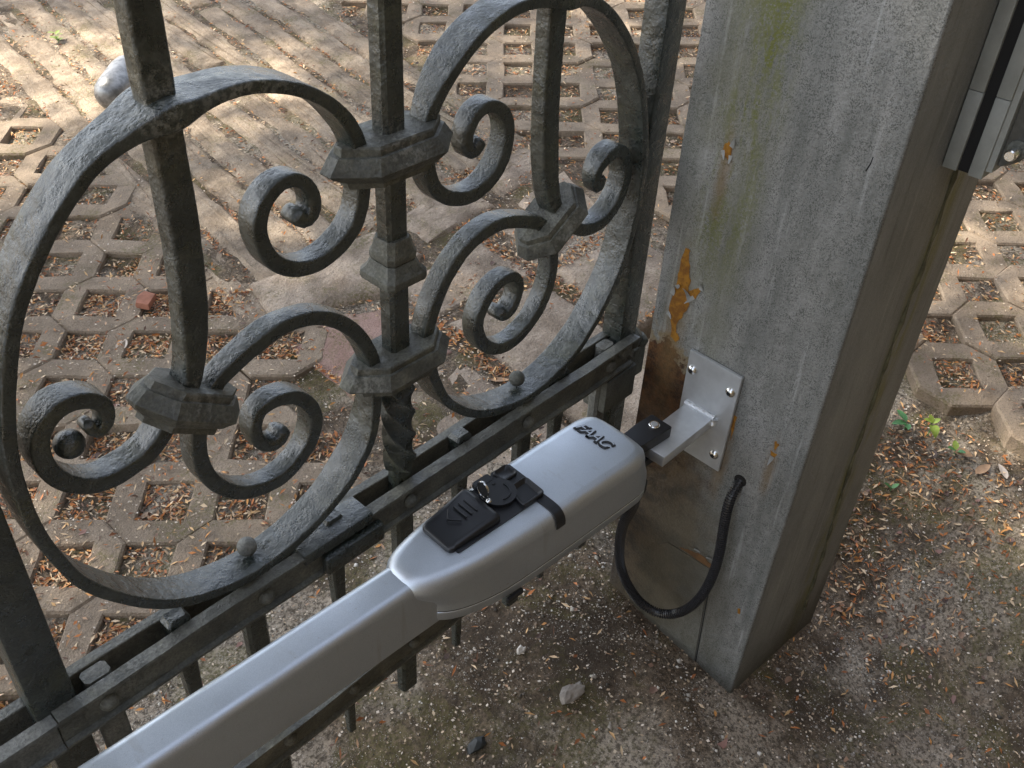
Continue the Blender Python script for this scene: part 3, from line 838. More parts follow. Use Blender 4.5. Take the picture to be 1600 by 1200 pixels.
# welded-in inspection plate at the foot
def f1_plate(name, pts, m, th, parent, bev=.0008, label=None):
    """a thin plate on the face that looks along the gate; pts are (y, z)"""
    bm = bmesh.new()
    v0 = [bm.verts.new((PX0 + .0005, y, z)) for y, z in pts]
    v1 = [bm.verts.new((PX0 - th, y, z)) for y, z in pts]
    n = len(pts)
    bm.faces.new(v1); bm.faces.new(v0[::-1])
    for i in range(n): bm.faces.new((v0[i], v0[(i + 1) % n], v1[(i + 1) % n], v1[i]))
    return from_bm(name, bm, m, parent, 0, None, label)
f1_plate('inspection_plate', [(0.558, 0.345), (0.5436, 0.3622), (0.4544, 0.3641), (0.4541, 0.3379), (0.4386, 0.08), (0.562, 0.08)], POST, .0022, post)
f1_plate('plate_seam', [(0.4525, 0.352), (0.4370, 0.078), (0.4352, 0.078), (0.4508, 0.352)], DARK_GAP, .0006, post)
f1_plate('rust_patch', ragged([(0.522, 0.3665), (0.505, 0.374), (0.490, 0.379), (0.472, 0.381), (0.458, 0.375), (0.452, 0.3662)], 9, .0016, 4), RUST_DARK, .0010, post)
def on_f1(pl): return pl
patch1 = [(0.6158, 0.9203), (0.6203, 0.8908), (0.6176, 0.8649), (0.6217, 0.8373), (0.625, 0.8107), (0.6161, 0.7884), (0.6124, 0.7678), (0.6029, 0.762), (0.5973, 0.7698), (0.6049, 0.7789), (0.6064, 0.7933), (0.5978, 0.8151), (0.5924, 0.8347), (0.5961, 0.8475), (0.5849, 0.8485), (0.5772, 0.8708), (0.5898, 0.8616), (0.5974, 0.8546), (0.5979, 0.8741), (0.6029, 0.888), (0.6071, 0.9095), (0.608, 0.9196)]
f1_plate('rust_patch', ragged(patch1, 3, .0016, 3), RUST, .0007, post)
patch2 = [(0.5865, 1.089), (0.580, 1.093), (0.5745, 1.090), (0.573, 1.079), (0.576, 1.069), (0.582, 1.073), (0.586, 1.071)]
f1_plate('rust_patch', ragged(patch2, 4, .0012, 3), RUST, .0007, post)
f1_plate('rust_patch', ragged([(0.4105, 0.683), (0.4040, 0.686), (0.4035, 0.676), (0.4060, 0.668), (0.4095, 0.673)], 5, .0012, 2), RUST, .0007, post)
f1_plate('rust_patch', ragged([(0.4125, 0.664), (0.4020, 0.663), (0.4045, 0.655), (0.4105, 0.657)], 6, .001, 2), RUST, .0007, post)
f1_plate('rust_patch', ragged([(0.392, 0.318), (0.387, 0.321), (0.386, 0.309), (0.390, 0.307)], 7, .001, 2), RUST, .0007, post)
f1_plate('rust_patch', ragged([(0.494, 0.69), (0.4775, 0.69), (0.4765, 0.665), (0.479, 0.64), (0.481, 0.66)], 8, .001, 2), RUST, .0005, post)
f1_plate('cable_hole', [(0.4462 + .0105 * math.cos(a), 0.579 + .0105 * math.sin(a)) for a in np.linspace(0, 2 * PI, 20, endpoint=False)], DARK_GAP, .0007, post)
# curled flakes round the bare spots
def flake(y, z, ang, L, w, curl, seed=0):
    r = random.Random(seed)
    R = []
    n = 5
    ca, sa = math.cos(ang), math.sin(ang)
    for i in range(n + 1):
        t = i / n
        out = curl * t * t
        hw = w / 2 * (1 - t ** 1.5) + .0004
        c = (y + ca * L * t, z + sa * L * t)
        R.append([(PX0 - .0009 - out, c[0] - sa * hw, c[1] + ca * hw), (PX0 - .0009 - out, c[0] + sa * hw, c[1] - ca * hw), (PX0 - .0002 - out, c[0] + sa * hw, c[1] - ca * hw), (PX0 - .0002 - out, c[0] - sa * hw, c[1] + ca * hw)])
    vs, fs = loft(R)
    mesh('paint_flake', vs, fs, FLAKE, post, 60)
for i, (y, z, a, L, w, cu) in enumerate(((0.624, 0.838, 1.9, .020, .007, .009), (0.619, 0.852, 2.3, .014, .006, .007), (0.594, 0.842, 1.2, .022, .007, .010), (0.587, 0.850, -.9, .016, .006, .007), (0.578, 0.866, 1.6, .014, .006, .006), (0.626, 0.805, 3.6, .012, .006, .005),
                                         (0.5755, 1.087, 1.9, .016, .006, .006), (0.587, 1.079, 4.2, .012, .005, .004), (0.574, 1.076, 4.6, .010, .005, .004), (0.408, 0.655, -1.5, .014, .006, .006), (0.4035, 0.684, 1.2, .008, .005, .004), (0.488, 0.384, 1.4, .009, .012, .006), (0.463, 0.384, 1.2, .008, .012, .006))):
    flake(y, z, a, L, w, cu, i)
f1_plate('scratch', [(0.3965, 1.120), (0.3935, 1.130), (0.3925, 1.139), (0.3915, 1.139), (0.3922, 1.129), (0.3950, 1.119)], DARK_GAP, .0006, post)
# grimy weld seam down the road-facing side
P = [Vector((x, PY0 - .0008, z)) for x, z in ((1.271, 1.30), (1.273, 1.16), (1.276, 1.02), (1.283, 0.93), (1.275, 0.80), (1.279, 0.66), (1.283, 0.53), (1.296, 0.40), (1.310, 0.28), (1.318, 0.12))]
P = catmull(P, .02)
vs, fs = tube_rings(P, [.0030 + .0016 * math.sin(i * 1.7) + random.uniform(-.0006, .0006) for i in range(len(P))], 8)
mesh('weld_seam', vs, fs, MOSSY, post, 60)

# ------------------------------------------------------------------ grey stop profile on the road side of the post
prof = thing('steel_profile', 'grey steel channel profile with a black slot, fixed high on the post', 'metal profile', (1.2, 0.335, 1.093))
def slab_yz(name, y0, y1, x0, x1, z0, z1, m, bev=.0012): return box(name, x0, x1, y0, y1, z0, z1, m, prof, bev)
for z0, z1 in ((1.0935, 1.1938), (1.1944, 1.70)):
    slab_yz('cover_strip', 0.3390, 0.3575, 1.208, 1.30, z0, z1, GREY_BOX)
    slab_yz('cover_strip', 0.3065, 0.3245, 1.208, 1.30, z0, z1, GREY_BOX)
slab_yz('slot', 0.3247, 0.3388, 1.2125, 1.30, 1.0945, 1.70, DARK_GAP, 0)
vs, fs = loft([[(1.212, .3064, z), (1.214, .2995, z), (1.224, .2985, z), (1.29, .2985, z), (1.29, .3064, z)] for z in (1.104, 1.35, 1.70)])
mesh('side_flange', vs, fs, GREY_BOX, prof, 30)
vs, fs = loft([[Vector((1.222 + dx, y, z)) for dx, y in ((0, .298), (0, .282 - k), (.008, .277 - k), (.05, .277 - k), (.05, .298))] for z, k in ((1.112, -.012), (1.122, 0), (1.150, .004), (1.185, .000), (1.205, -.010), (1.30, -.010), (1.36, .004), (1.5, .006))])
mesh('lug', vs, fs, plain('dark_cast_metal', (0.06, 0.063, 0.06), 0.35, 0.3, 0.5, 80, 0.5, 0.2, .002), prof, 40)
cyl('bolt', (1.224, .283, 1.137), (1.196, .283, 1.137), .0072, .0072, STEEL, prof, 16, .0015)
cyl('washer', (1.2225, .283, 1.137), (1.2185, .283, 1.137), .0125, .0125, IRON_DUSTY, prof, 16, .001)

# ------------------------------------------------------------------ mounting bracket
brk = thing('mounting_bracket', 'silver plate with flat welded arm, screwed to the grey post', 'bracket', (1.056, 0.53, 0.67))
pl = [(0.5708, 0.7695), (0.4800, 0.7618), (0.4838, 0.5790), (0.5610, 0.5840), (0.5735, 0.66)]
pl = [(0.5722, 0.7672), (0.4806, 0.7640), (0.4822, 0.5775), (0.5705, 0.5800)]
bm = bmesh.new()
v0 = [bm.verts.new((PX0 - .0012, y, z)) for y, z in pl]; v1 = [bm.verts.new((1.056, y, z)) for y, z in pl]
bm.faces.new(v1); bm.faces.new(v0[::-1])
for i in range(4): bm.faces.new((v0[i], v0[(i + 1) % 4], v1[(i + 1) % 4], v1[i]))
bmesh.ops.bevel(bm, geom=bm.edges[:], offset=.0009, segments=2, affect='EDGES')
from_bm('plate', bm, ALU, brk, 35)
for y, z in ((0.5615, 0.7352), (0.4933, 0.7316), (0.4955, 0.6065), (0.5605, 0.6130)):
    s = dome('screw', (1.0562, y, z), .0085, (-1, 0, 0), STEEL, brk, .0060, 18, 6)
    cyl('socket', (1.0555, y, z), (1.04985, y, z), .0036, .0034, DARK_GAP, s, 6)
box('arm', 0.928, 1.0558, 0.5095, 0.5605, 0.6530, 0.672, ALU_BRIGHT, brk, .0012)
P = [Vector((1.0548, 0.5615 - .054 * i / 16, 0.6725)) for i in range(17)]
vs, fs = tube_rings(P, [.0058 + .0010 * math.sin(i * 2.4) for i in range(17)], 10)
mesh('weld_bead', vs, fs, ALU_BRIGHT, brk, 60)
P = [Vector((1.0548, 0.5085, 0.673 - .013 * i / 6)) for i in range(7)]
vs, fs = tube_rings(P, [.0058 + .0010 * math.sin(i * 2.4 + 1) for i in range(7)], 10)
mesh('weld_bead', vs, fs, ALU_BRIGHT, brk, 60)

# ------------------------------------------------------------------ gate operator
K = 0.93
OYAW = math.radians(-2.909)
OP = Vector((0.955, 0.551, 0.0))
OU = Vector((math.cos(OYAW), math.sin(OYAW), 0)); OV = Vector((-math.sin(OYAW), math.cos(OYAW), 0))
def op(s, v, z): return OP + OU * s + OV * v + Vector((0, 0, z))
ZT, ZS, ZB = 0.733, 0.6595, 0.636
oper = thing('gate_operator', 'silver linear gate operator arm with a black release cover and lock', 'gate operator', tuple(op(-.4, 0, ZB)))
def rrect(hw, z0, z1, r, n=5):
    out = []
    for cx, cz, a0 in ((hw - r, z1 - r, 0), (-hw + r, z1 - r, PI / 2), (-hw + r, z0 + r, PI), (hw - r, z0 + r, 3 * PI / 2)):
        for i in range(n + 1):
            a = a0 + PI / 2 * i / n
            out.append((cx + r * math.cos(a), cz + r * math.sin(a)))
    return out
sec = rrect(.0268, .6295, .7265, .0135, 8)
vs, fs = loft([[op(s, v, z) for v, z in sec] for s in np.linspace(-1.02, -.30, 20)])
mesh('tube', vs, fs, SILVER, oper, 30)
# cover: a plan outline that runs out to a bow over the tube
def interp(tab, s):
    for (a, x), (b, y) in zip(tab, tab[1:]):
        if s <= b:
            t = (s - a) / (b - a); t = t * t * (3 - 2 * t) * .4 + t * .6
            return x + (y - x) * t
    return tab[-1][1]
TOPW = [(-.4815, .010), (-.4790, .0200), (-.4725, .0290), (-.4610, .0370), (-.4400, .0440), (-.4100, .0500), (-.3740, .0545), (-.3070, .0580), (-.20, .0606), (-.125, .0612), (-.105, .0595), (-.090, .0545), (-.082, .046), (-.079, .034), (-.0775, .015)]
BOTW = [(-.4460, .010), (-.4440, .0200), (-.4400, .0280), (-.4270, .0380), (-.4060, .0470), (-.3760, .0545), (-.3400, .0590), (-.28, .0608), (-.20, .0614), (-.110, .0614), (-.090, .0590), (-.076, .0530), (-.068, .044), (-.064, .032), (-.0625, .015)]
def outline(tab):
    s_ = [a for a, b in tab]
    one = catmull([(a, b, 0) for a, b in tab], .006)
    m = 46
    L = [0]
    for i in range(1, len(one)): L.append(L[-1] + (one[i] - one[i - 1]).length)
    pts = []
    for k in range(m + 1):
        d = L[-1] * k / m
        i = max(j for j in range(len(L)) if L[j] <= d + 1e-9)
        if i >= len(one) - 1: q = one[-1]
        else: q = one[i].lerp(one[i + 1], (d - L[i]) / max(L[i + 1] - L[i], 1e-9))
        pts.append((q.x, q.y))
    return pts + [(a, -b) for a, b in pts[::-1]]
OT, OB = outline(TOPW), outline(BOTW)
def level(t, inset, z):
    """t = 0 at the seam, 1 at the top"""
    out = []
    n = len(OT)
    for i in range(n):
        a = Vector(OB[i]).lerp(Vector(OT[i]), t)
        p = Vector(OB[(i - 1) % n]).lerp(Vector(OT[(i - 1) % n]), t); q = Vector(OB[(i + 1) % n]).lerp(Vector(OT[(i + 1) % n]), t)
        tg = (q - p).normalized(); nn = Vector((-tg.y, tg.x))
        if nn.dot(a - Vector((-.28, 0))) > 0: nn = -nn
        a = a + nn * inset
        out.append(op(a.x, a.y, z))
    return out
LV = [(0, 0, ZS + .0008)]
for z in np.linspace(ZS + .004, ZT - .019, 22):
    t = (z - ZS) / (ZT - ZS)
    LV.append((float(smoothstep(.12, .78, np.array(t))), 0, z))
rr = .018
for i in range(7):
    a = PI / 2 * i / 6
    LV.append((1.0, rr * (1 - math.cos(a)), ZT - rr + rr * math.sin(a)))
R = [level(*l) for l in LV]
vs, fs = loft(R, True, True)
mesh('cover', vs, fs, SILVER, oper, 40)
R = [level(0, .0016, ZS - .0016), level(0, .0002, ZS - .0030), level(0, .0004, ZS - .015), level(0, .003, ZB + .004), level(0, .008, ZB), level(0, .018, ZB - .0008)]
vs, fs = loft(R, True, True)
mesh('lower_housing', vs, fs, SILVER, oper, 40)
R = [level(0, .0010, ZS + .0012), level(0, .0010, ZS - .0020)]
vs, fs = loft(R)
mesh('seam_gasket', vs, fs, DARK_GAP, oper, 40)
# black release unit let into the top
def oprism(name, pts, z0, z1, m, parent=None, bev=.003, seg=3, top_inset=0.0):
    bm = bmesh.new()
    cx = sum(p[0] for p in pts) / len(pts); cy = sum(p[1] for p in pts) / len(pts)
    a = [bm.verts.new(op(s, v, z0)) for s, v in pts]
    b = [bm.verts.new(op(cx + (s - cx) * (1 - top_inset), cy + (v - cy) * (1 - top_inset), z1)) for s, v in pts]
    bm.faces.new(b); bm.faces.new(a[::-1])
    n = len(pts); side = []
    for i in range(n): bm.faces.new((a[i], a[(i + 1) % n], b[(i + 1) % n], b[i]))
    if bev:
        ed = [e for e in bm.edges if not (e.verts[0] in a and e.verts[1] in a)]
        bmesh.ops.bevel(bm, geom=ed, offset=bev, segments=seg, affect='EDGES')
    return from_bm(name, bm, m, parent or oper, 35)
def rpoly(pts, r, n=4):
    out = []; N = len(pts)
    for i in range(N):
        p = Vector(pts[i]); a = (Vector(pts[i - 1]) - p).normalized(); b = (Vector(pts[(i + 1) % N]) - p).normalized()
        for k in range(n + 1):
            t = k / n
            out.append(tuple((p + a * r).lerp(p, t).lerp(p.lerp(p + b * r, t), t)))
    return out
rel = oprism('release_unit', rpoly([(-.404, -.0235), (-.259, -.0235), (-.252, -.010), (-.252, .050), (-.283, .052), (-.287, .0415), (-.324, .0435), (-.326, .0490), (-.402, .038)], .003), ZT - .004, ZT + .0022, BLACK, bev=.0012)
# strap across the cover at the end of the unit
R = []
for s, dn in ((-.2720, 0), (-.2708, .0011), (-.2562, .0011), (-.2550, 0)):
    ring = []
    hw = .0604
    for i in range(25):
        t = -1 + 2 * i / 24
        path = hw * 2 + .028
        d = t * path / 2
        ad = abs(d); sg = 1 if d > 0 else -1
        if ad < hw - rr: v, z, nv, nz = ad, ZT + .0004, 0, 1
        elif ad < hw - rr + rr * PI / 2:
            a = (ad - (hw - rr)) / rr
            v, z, nv, nz = hw - rr + rr * math.sin(a), ZT - rr + rr * math.cos(a), math.sin(a), math.cos(a)
        else: v, z, nv, nz = hw, ZT - rr - (ad - (hw - rr + rr * PI / 2)), 1, 0
        ring.append(op(s, sg * (v + nv * (dn + .0002)), z + nz * (dn + .0002)))
    R.append(ring)
vs, fs = loft(R, False, False, closed=False)
mesh('strap', vs, fs, BLACK, oper, 40)
# sliding cap: rises towards the lock and slopes down to the nose
bm = bmesh.new()
prof_s = [(-.4120, -.001), (-.4105, .0040), (-.4040, .0088), (-.3900, .0118), (-.3300, .0128), (-.3295, -.001)]
base = rpoly([(-.4125, -.018), (-.3290, -.0205), (-.3290, .0485), (-.4125, .0370)], .008, 5)
R = [[op(s, v, ZT) for s, v in base]]
for k, (ins, dz) in enumerate(((0.0, .0065), (0.0012, .0105), (.0035, .0122), (.0068, .0134), (.0110, .0138))):
    ring = []
    for s, v in base:
        cx, cy = -.371, .0135
        d = math.hypot(s - cx, v - cy); f = 1 - ins / d
        slope = float(smoothstep(-.4125, -.385, np.array(s)))
        ring.append(op(cx + (s - cx) * f, cy + (v - cy) * f, ZT + dz * (.55 + .45 * slope)))
    R.append(ring)
vs, fs = loft(R)
cap = mesh('sliding_cap', vs, fs, BLACK, oper, 40)
def ribline(p0, p1, w, z0, z1, name='moulded_mark', m=BLACK, parent=None):
    a = Vector(p0); b = Vector(p1); t = (b - a).normalized(); q = Vector((-t.y, t.x)) * w / 2
    return oprism(name, [tuple(a - q), tuple(b - q), tuple(b + q), tuple(a + q)], z0, z1, m, parent, .0003, 1)
zc = ZT + .0136
for k in range(3):
    s0 = -.3650 + k * .0085
    ribline((s0, .0300), (s0, .0050), .0022, zc - .001, zc + .0013, parent=cap)
ribline((-.3850, .0180), (-.3735, .0300), .0020, zc - .001, zc + .0011, parent=cap)
ribline((-.3850, .0180), (-.3735, .0055), .0020, zc - .001, zc + .0011, parent=cap)
# lock dial with its raised arc
disc = [(-.3020 + .0245 * math.cos(a), .0170 + .0245 * math.sin(a)) for a in np.linspace(0, 2 * PI, 40, endpoint=False)]
dial = oprism('lock_dial', disc, ZT + .001, ZT + .0080, BLACK, bev=.002)
arc = [(-.3020 + .0170 * math.cos(a), .0170 + .0170 * math.sin(a)) for a in np.linspace(-1.9, .35, 14)] + [(-.3020 + .0145 * math.cos(a), .0170 + .0145 * math.sin(a)) for a in np.linspace(.35, -1.9, 14)]
oprism('dial_arc', arc, ZT + .0074, ZT + .0094, BLACK, dial, .0004, 1)
ribline((-.2990, .0300), (-.2950, .0300), .003, ZT + .0074, ZT + .0092, 'dial_pip', parent=dial)
# finger well: a rim round a hollow, plus a second smaller hollow at the back
def rim(name, pts, w, z0, z1, zin, parent=None):
    cx = sum(p[0] for p in pts) / len(pts); cy = sum(p[1] for p in pts) / len(pts)
    def ins(k, z):
        out = []
        for s, v in pts:
            d = math.hypot(s - cx, v - cy); f = 1 - k / d
            out.append(op(cx + (s - cx) * f, cy + (v - cy) * f, z))
        return out
    R = [ins(0, z0), ins(.0004, z1 - .001), ins(.0014, z1), ins(w - .0012, z1), ins(w, z1 - .0014), ins(w + .004, zin)]
    vs, fs = loft(R, False, True)
    return mesh(name, vs, fs, BLACK, parent or oper, 30)
rim('finger_well', rpoly([(-.2950, -.0235), (-.2555, -.0235), (-.2540, .0150), (-.2900, .0150)], .007, 5), .0040, ZT + .001, ZT + .0075, ZT + .0026)
rim('finger_well', rpoly([(-.2830, .0260), (-.2560, .0260), (-.2560, .0500), (-.2830, .0490)], .006, 4), .0032, ZT + .001, ZT + .0060, ZT + .0026)
oprism('release_lug', rpoly([(-.318, .0360), (-.290, .0350), (-.289, .0505), (-.318, .0500)], .004, 3), ZT + .001, ZT + .0085, BLACK, bev=.0015)
# moulded triangle by the dial
ribline((-.2740, .0195), (-.2740, .0250), .0012, ZT + .002, ZT + .0034, parent=rel)
# lettering
def letters(txt, s, v, z, size, m, name, off, ext, shear, parent, sx=1.0):
    cu = bpy.data.curves.new(name, 'FONT')
    cu.body = txt; cu.size = size; cu.extrude = ext; cu.offset = off; cu.shear = shear
    cu.align_x = 'CENTER'; cu.align_y = 'CENTER'; cu.space_character = 0.93
    o = bpy.data.objects.new(name, cu)
    C.objects.link(o)
    dg = bpy.context.evaluated_depsgraph_get()
    me = bpy.data.meshes.new_from_object(o.evaluated_get(dg))
    bpy.data.objects.remove(o)
    me.materials.clear(); me.materials.append(m)
    Mx = Matrix((-OV, OU, Vector((0, 0, 1)))).transposed().to_4x4()
    q = bpy.data.objects.new(name, me)
    q.matrix_world = Matrix.Translation(op(s, v, z) - orig(parent)) @ Mx @ Matrix.Diagonal((sx, 1, 1, 1))
    link(q, parent)
    return q
lg = letters('FAAC', -.1245, .0145, ZT + .0008, .0235, BLACK_PRINT, 'lettering', .0016, .0007, .35, oper, 1.02)
letters('FAAC', -.1232, .0150, ZT + .0017, .0235, SILVER, 'lettering_face', -.0001, .0002, .35, oper, 1.02)
# fork and pivot at the back
bm = bmesh.new()
fk = rpoly([(-.10, -.014), (-.020, -.0185), (.0185, -.0195), (.0185, .0195), (-.020, .0195), (-.10, .014)], .003, 3)
oprism('fork', fk, .6725, .6915, BLACK, bev=.0012)
oprism('fork', fk, .640, .6525, BLACK, bev=.0012)
cyl('pivot_bolt', op(.000, 0, .690), op(.000, 0, .6945), .0085, .0085, STEEL, oper, 20, .0012)
cyl('pivot_bolt', op(.000, 0, .6945), op(.000, 0, .6952), .0055, .0050, ALU, oper, 16)
box('cable_gland', 0.878, 0.906, 0.515, 0.543, 0.612, 0.640, BLACK, oper, .004)
oprism('drain_clip', [(-.352, -.0618), (-.325, -.0618), (-.325, -.057), (-.352, -.057)], ZB - .003, ZB + .004, BLACK, bev=.0005, seg=1)
# key standing in the lock
key = thing('key', 'small steel key standing in the lock of the black release cover', 'key', tuple(op(-.321, .022, ZT + .01)))
ks, kv = -.3235, .0215
R = []
nseg = 28
for i in range(nseg):
    a = 2 * PI * i / nseg
    ring = []
    for j in range(6):
        b2 = 2 * PI * j / 6
        rad = 1 + .10 * math.cos(b2)
        ring.append(op(ks + .0016 * math.sin(b2), kv + .0098 * rad * math.cos(a), ZT + .0215 + .0118 * rad * math.sin(a)))
    R.append(ring)
R.append(R[0])
vs, fs = loft(R, False, False)
mesh('key_bow', vs, fs, STEEL, key, 60)
vs, fs = loft([[op(ks + dx, kv + .0086 * math.cos(a), ZT + .0215 + .0106 * math.sin(a)) for a in np.linspace(0, 2 * PI, 20, endpoint=False)] for dx in (-.0006, .0006)])
mesh('key_bow', vs, fs, plain('key_head', (0.10, 0.10, 0.10), 0.3, 0.8), key, 40)
cyl('key_shank', op(ks, kv, ZT + .002), op(ks, kv, ZT + .0115), .0022, .0022, STEEL, key, 8)
dome('key_bow', op(ks - .002, kv - .013, ZT + .0125), .0042, (0, 0, 1), STEEL, key, .003, 10, 4, True)

# ------------------------------------------------------------------ corrugated cable
cab = [(0.884, 0.528, 0.632), (0.900, 0.528, 0.586), (0.915, 0.5499, 0.517), (0.935, 0.563, 0.4398), (0.955, 0.5653, 0.367), (0.972, 0.5537, 0.313), (0.987, 0.5295, 0.2732), (1.0, 0.4971, 0.2628), (1.010, 0.4674, 0.2843), (1.018, 0.4448, 0.3298), (1.025, 0.4349, 0.3833), (1.030, 0.4337, 0.4384), (1.034, 0.4389, 0.4841), (1.040, 0.4449, 0.5262), (1.050, 0.4481, 0.5593), (1.074, 0.4471, 0.581)]
P = smooth_pts(catmull(cab, .008), 6)
L = [0]
for i in range(1, len(P)): L.append(L[-1] + (P[i] - P[i - 1]).length)
rib = .0042; Q = []; rad = []
n = int(L[-1] / rib); i = 0
for k in range(n):
    for f, rr_ in ((0.0, .0066), (.15, .0084), (.55, .0084), (.7, .0066)):
        d = (k + f) * rib
        while i < len(L) - 2 and L[i + 1] < d: i += 1
        Q.append(P[i].lerp(P[i + 1], (d - L[i]) / (L[i + 1] - L[i]))); rad.append(rr_)
vs, fs = tube_rings(Q, rad, 14)
cable = mesh('conduit', vs, fs, BLACK_RUBBER, None, 0, loc=cab[7])
tag(cable, 'black corrugated conduit looping from the silver operator into the post', 'cable')

# ------------------------------------------------------------------ small things lying about
def rock(name, c, r, m, seed, sq=(1, 1, .7), label=None, cat=None, group=None, amp=.13):
    bm = bmesh.new()
    bmesh.ops.create_icosphere(bm, subdivisions=2, radius=1)
    for v in bm.verts: v.co *= random.Random(int(v.co.x * 97 + v.co.y * 31 + seed)).uniform(.80, 1.12)
    rn = random.Random(seed)
    ph = [(rn.uniform(-1, 1), rn.uniform(-1, 1), rn.uniform(-1, 1), rn.uniform(1.5, 3.5), rn.uniform(0, 6)) for _ in range(6)]
    for v in bm.verts:
        k = 1 + sum(amp * math.sin((v.co.x * a + v.co.y * b + v.co.z * d) * f + p) for a, b, d, f, p in ph)
        v.co = Vector((v.co.x * k * sq[0] * r + c[0], v.co.y * k * sq[1] * r + c[1], v.co.z * k * sq[2] * r + c[2]))
    o = from_bm(name, bm, m, None, 12, loc=c)
    tag(o, label, cat, group)
    return o
gz = lambda x, y: float(ground_z(x, y))
rock('stone', (0.832, 0.545, gz(.832, .545) + .010), .020, PALE_STONE, 3, (1.25, .8, .75), 'jagged pale stone on the dark dirt below the silver operator', 'stone')
def chip(name, c, L, W, H, az, m, label, cat):
    ca, sa = math.cos(az), math.sin(az)
    base = [(-L, -W * .8), (L * .7, -W), (L, W * .5), (L * .2, W), (-L * .8, W * .8)]
    R = [[(c[0] + x * k * ca - y * k * sa, c[1] + x * k * sa + y * k * ca, c[2] + z + x * .12) for x, y in base] for k, z in ((.95, 0), (1, H * .5), (.92, H), (.6, H * 1.05))]
    vs, fs = loft(R)
    tag(mesh(name, vs, fs, m, None, 25, loc=c), label, cat)
chip('brick_fragment', (0.89, 2.005, plane_z(.89, 2.005) + .002), .027, .022, .016, .7, BRICK, 'small red brick fragment on the pavers behind the left gate bar', 'brick fragment')
rock('stone', (0.838, 0.669, gz(.838, .669) + .005), .008, plain('white_stone', (0.6, 0.56, 0.5), .7), 5, (1.3, .8, .7), 'small white pebble on the dirt below the operator cover', 'stone')
rock('stone', (1.2797, -0.05, gz(1.28, -.05) + .006), .013, plain('pink_stone', (0.42, 0.25, 0.2), .8, var=.2), 6, (1.2, .9, .6), 'pinkish pebble at the lower right corner of the picture', 'stone')
rock('stone', (0.545, 0.826, gz(.545, .826) + .001), .015, plain('grey_stone', (0.3, 0.28, 0.25), .85, var=.2), 9, (1.4, .8, .5), 'flat grey pebble beside the thin picket ends under the gate', 'stone')
rock('bark_chip', (0.655, 0.600, gz(.655, .6) + .004), .014, plain('black_chip', (0.02, 0.022, 0.02), .5), 15, (1.3, .8, .45), 'black angular chip on the dirt at the bottom edge', 'chip')
# pale metal ground stop beyond the gate
stop = thing('ground_stop', 'pale metal ground stop on the paving beyond the left gate bar', 'ground stop', (1.40, 2.965, 0.30))
ax = Vector((.70, .55, .14)).normalized()
R = []
c0 = Vector((1.365, 2.955, plane_z(1.365, 2.955) + .052))
side = Vector((-ax.y, ax.x, 0)).normalized(); upv = ax.cross(side)
if upv.z < 0: upv = -upv
for t, k in ((-.066, .25), (-.062, .55), (-.050, .80), (-.030, .96), (.0, 1.0), (.10, .98), (.13, .9)):
    R.append([c0 + ax * t + side * (.056 * k * math.cos(a)) + upv * (.056 * k * math.sin(a)) for a in np.linspace(0, 2 * PI, 22, endpoint=False)])
vs, fs = loft(R)
mesh('stop_body', vs, fs, plain('dull_galvanised', (0.27, 0.27, 0.265), .42, .6, var=.4), stop, 60)
box('stop_base', 1.33, 1.46, 2.93, 3.03, 0.27, plane_z(1.4, 2.98) + .010, IRON_DUSTY, stop, .004)

def leaf_mesh(name, c, L, w, az, m, parent, fold=.3, lift=.0, droop=.3):
    R = []
    d = Vector((math.cos(az), math.sin(az), 0)); q = Vector((-d.y, d.x, 0))
    n = 8
    for i in range(n + 1):
        t = i / n
        hw = w / 2 * (math.sin(PI * min(1, t ** .8)) ** .8 if 0 < t < 1 else 0) + .0003
        z = lift * t - droop * L * t * t
        p = Vector(c) + d * L * t + Vector((0, 0, z))
        R.append([p - q * hw + Vector((0, 0, fold * hw)), p + Vector((0, 0, 0)), p + q * hw + Vector((0, 0, fold * hw)), p + Vector((0, 0, -.0004))])
    vs, fs = loft(R)
    return mesh(name, vs, fs, m, parent, 60)
def plant(x, y, label, leaves, h, stem=True):
    z = gz(x, y)
    t = thing('seedling', label, 'seedling', (x, y, z), 'seedlings by the post')
    t.pop('group', None) if False else None
    if stem:
        P = catmull([(x, y, z - .005), (x + .004, y, z + h * .5), (x, y + .003, z + h)], .005)
        vs, fs = tube_rings(P, [.0012] * len(P), 6)
        mesh('stem', vs, fs, LEAF_D, t, 60)
    for az, L, w, zz, m, dr in leaves:
        leaf_mesh('leaf', (x, y, z + zz), L, w, az, m, t, .25, .012, dr)
plant(1.900, 0.392, 'yellow green seedling with broad leaves under the paver edge', [(-2.4, .034, .022, .034, LEAF, .7), (2.2, .022, .013, .040, LEAF, .2), (-.4, .020, .012, .038, LEAF, .2), (1.0, .018, .012, .040, LEAF, .1)], .040)
plant(1.880, 0.440, 'blue green low seedling left of the yellow green one', [(2.6, .040, .018, .020, LEAF_D, .2), (1.2, .036, .017, .024, LEAF_D, .1), (-2.6, .030, .015, .018, LEAF_D, .2)], .022)
plant(1.884, 0.322, 'small bright green seedling right of the yellow green one', [(2.4, .022, .014, .016, LEAF_D, .1), (.6, .024, .014, .017, LEAF, .1), (-1.6, .022, .013, .015, LEAF_D, .2)], .018)
plant(1.735, 0.385, 'tiny green sprout among brown leaves behind the post', [(2.0, .018, .010, .010, LEAF_D, .1), (-.6, .016, .010, .010, LEAF_D, .1)], .012)
plant(1.455, 3.52, 'tuft of yellow green weeds at the far left edge of the paving', [(a, .026, .014, .012 + .004 * k, LEAF, .2) for k, a in enumerate((0, 1.1, 2.2, 3.4, 4.6, 5.5, .5, 2.9))], .03)
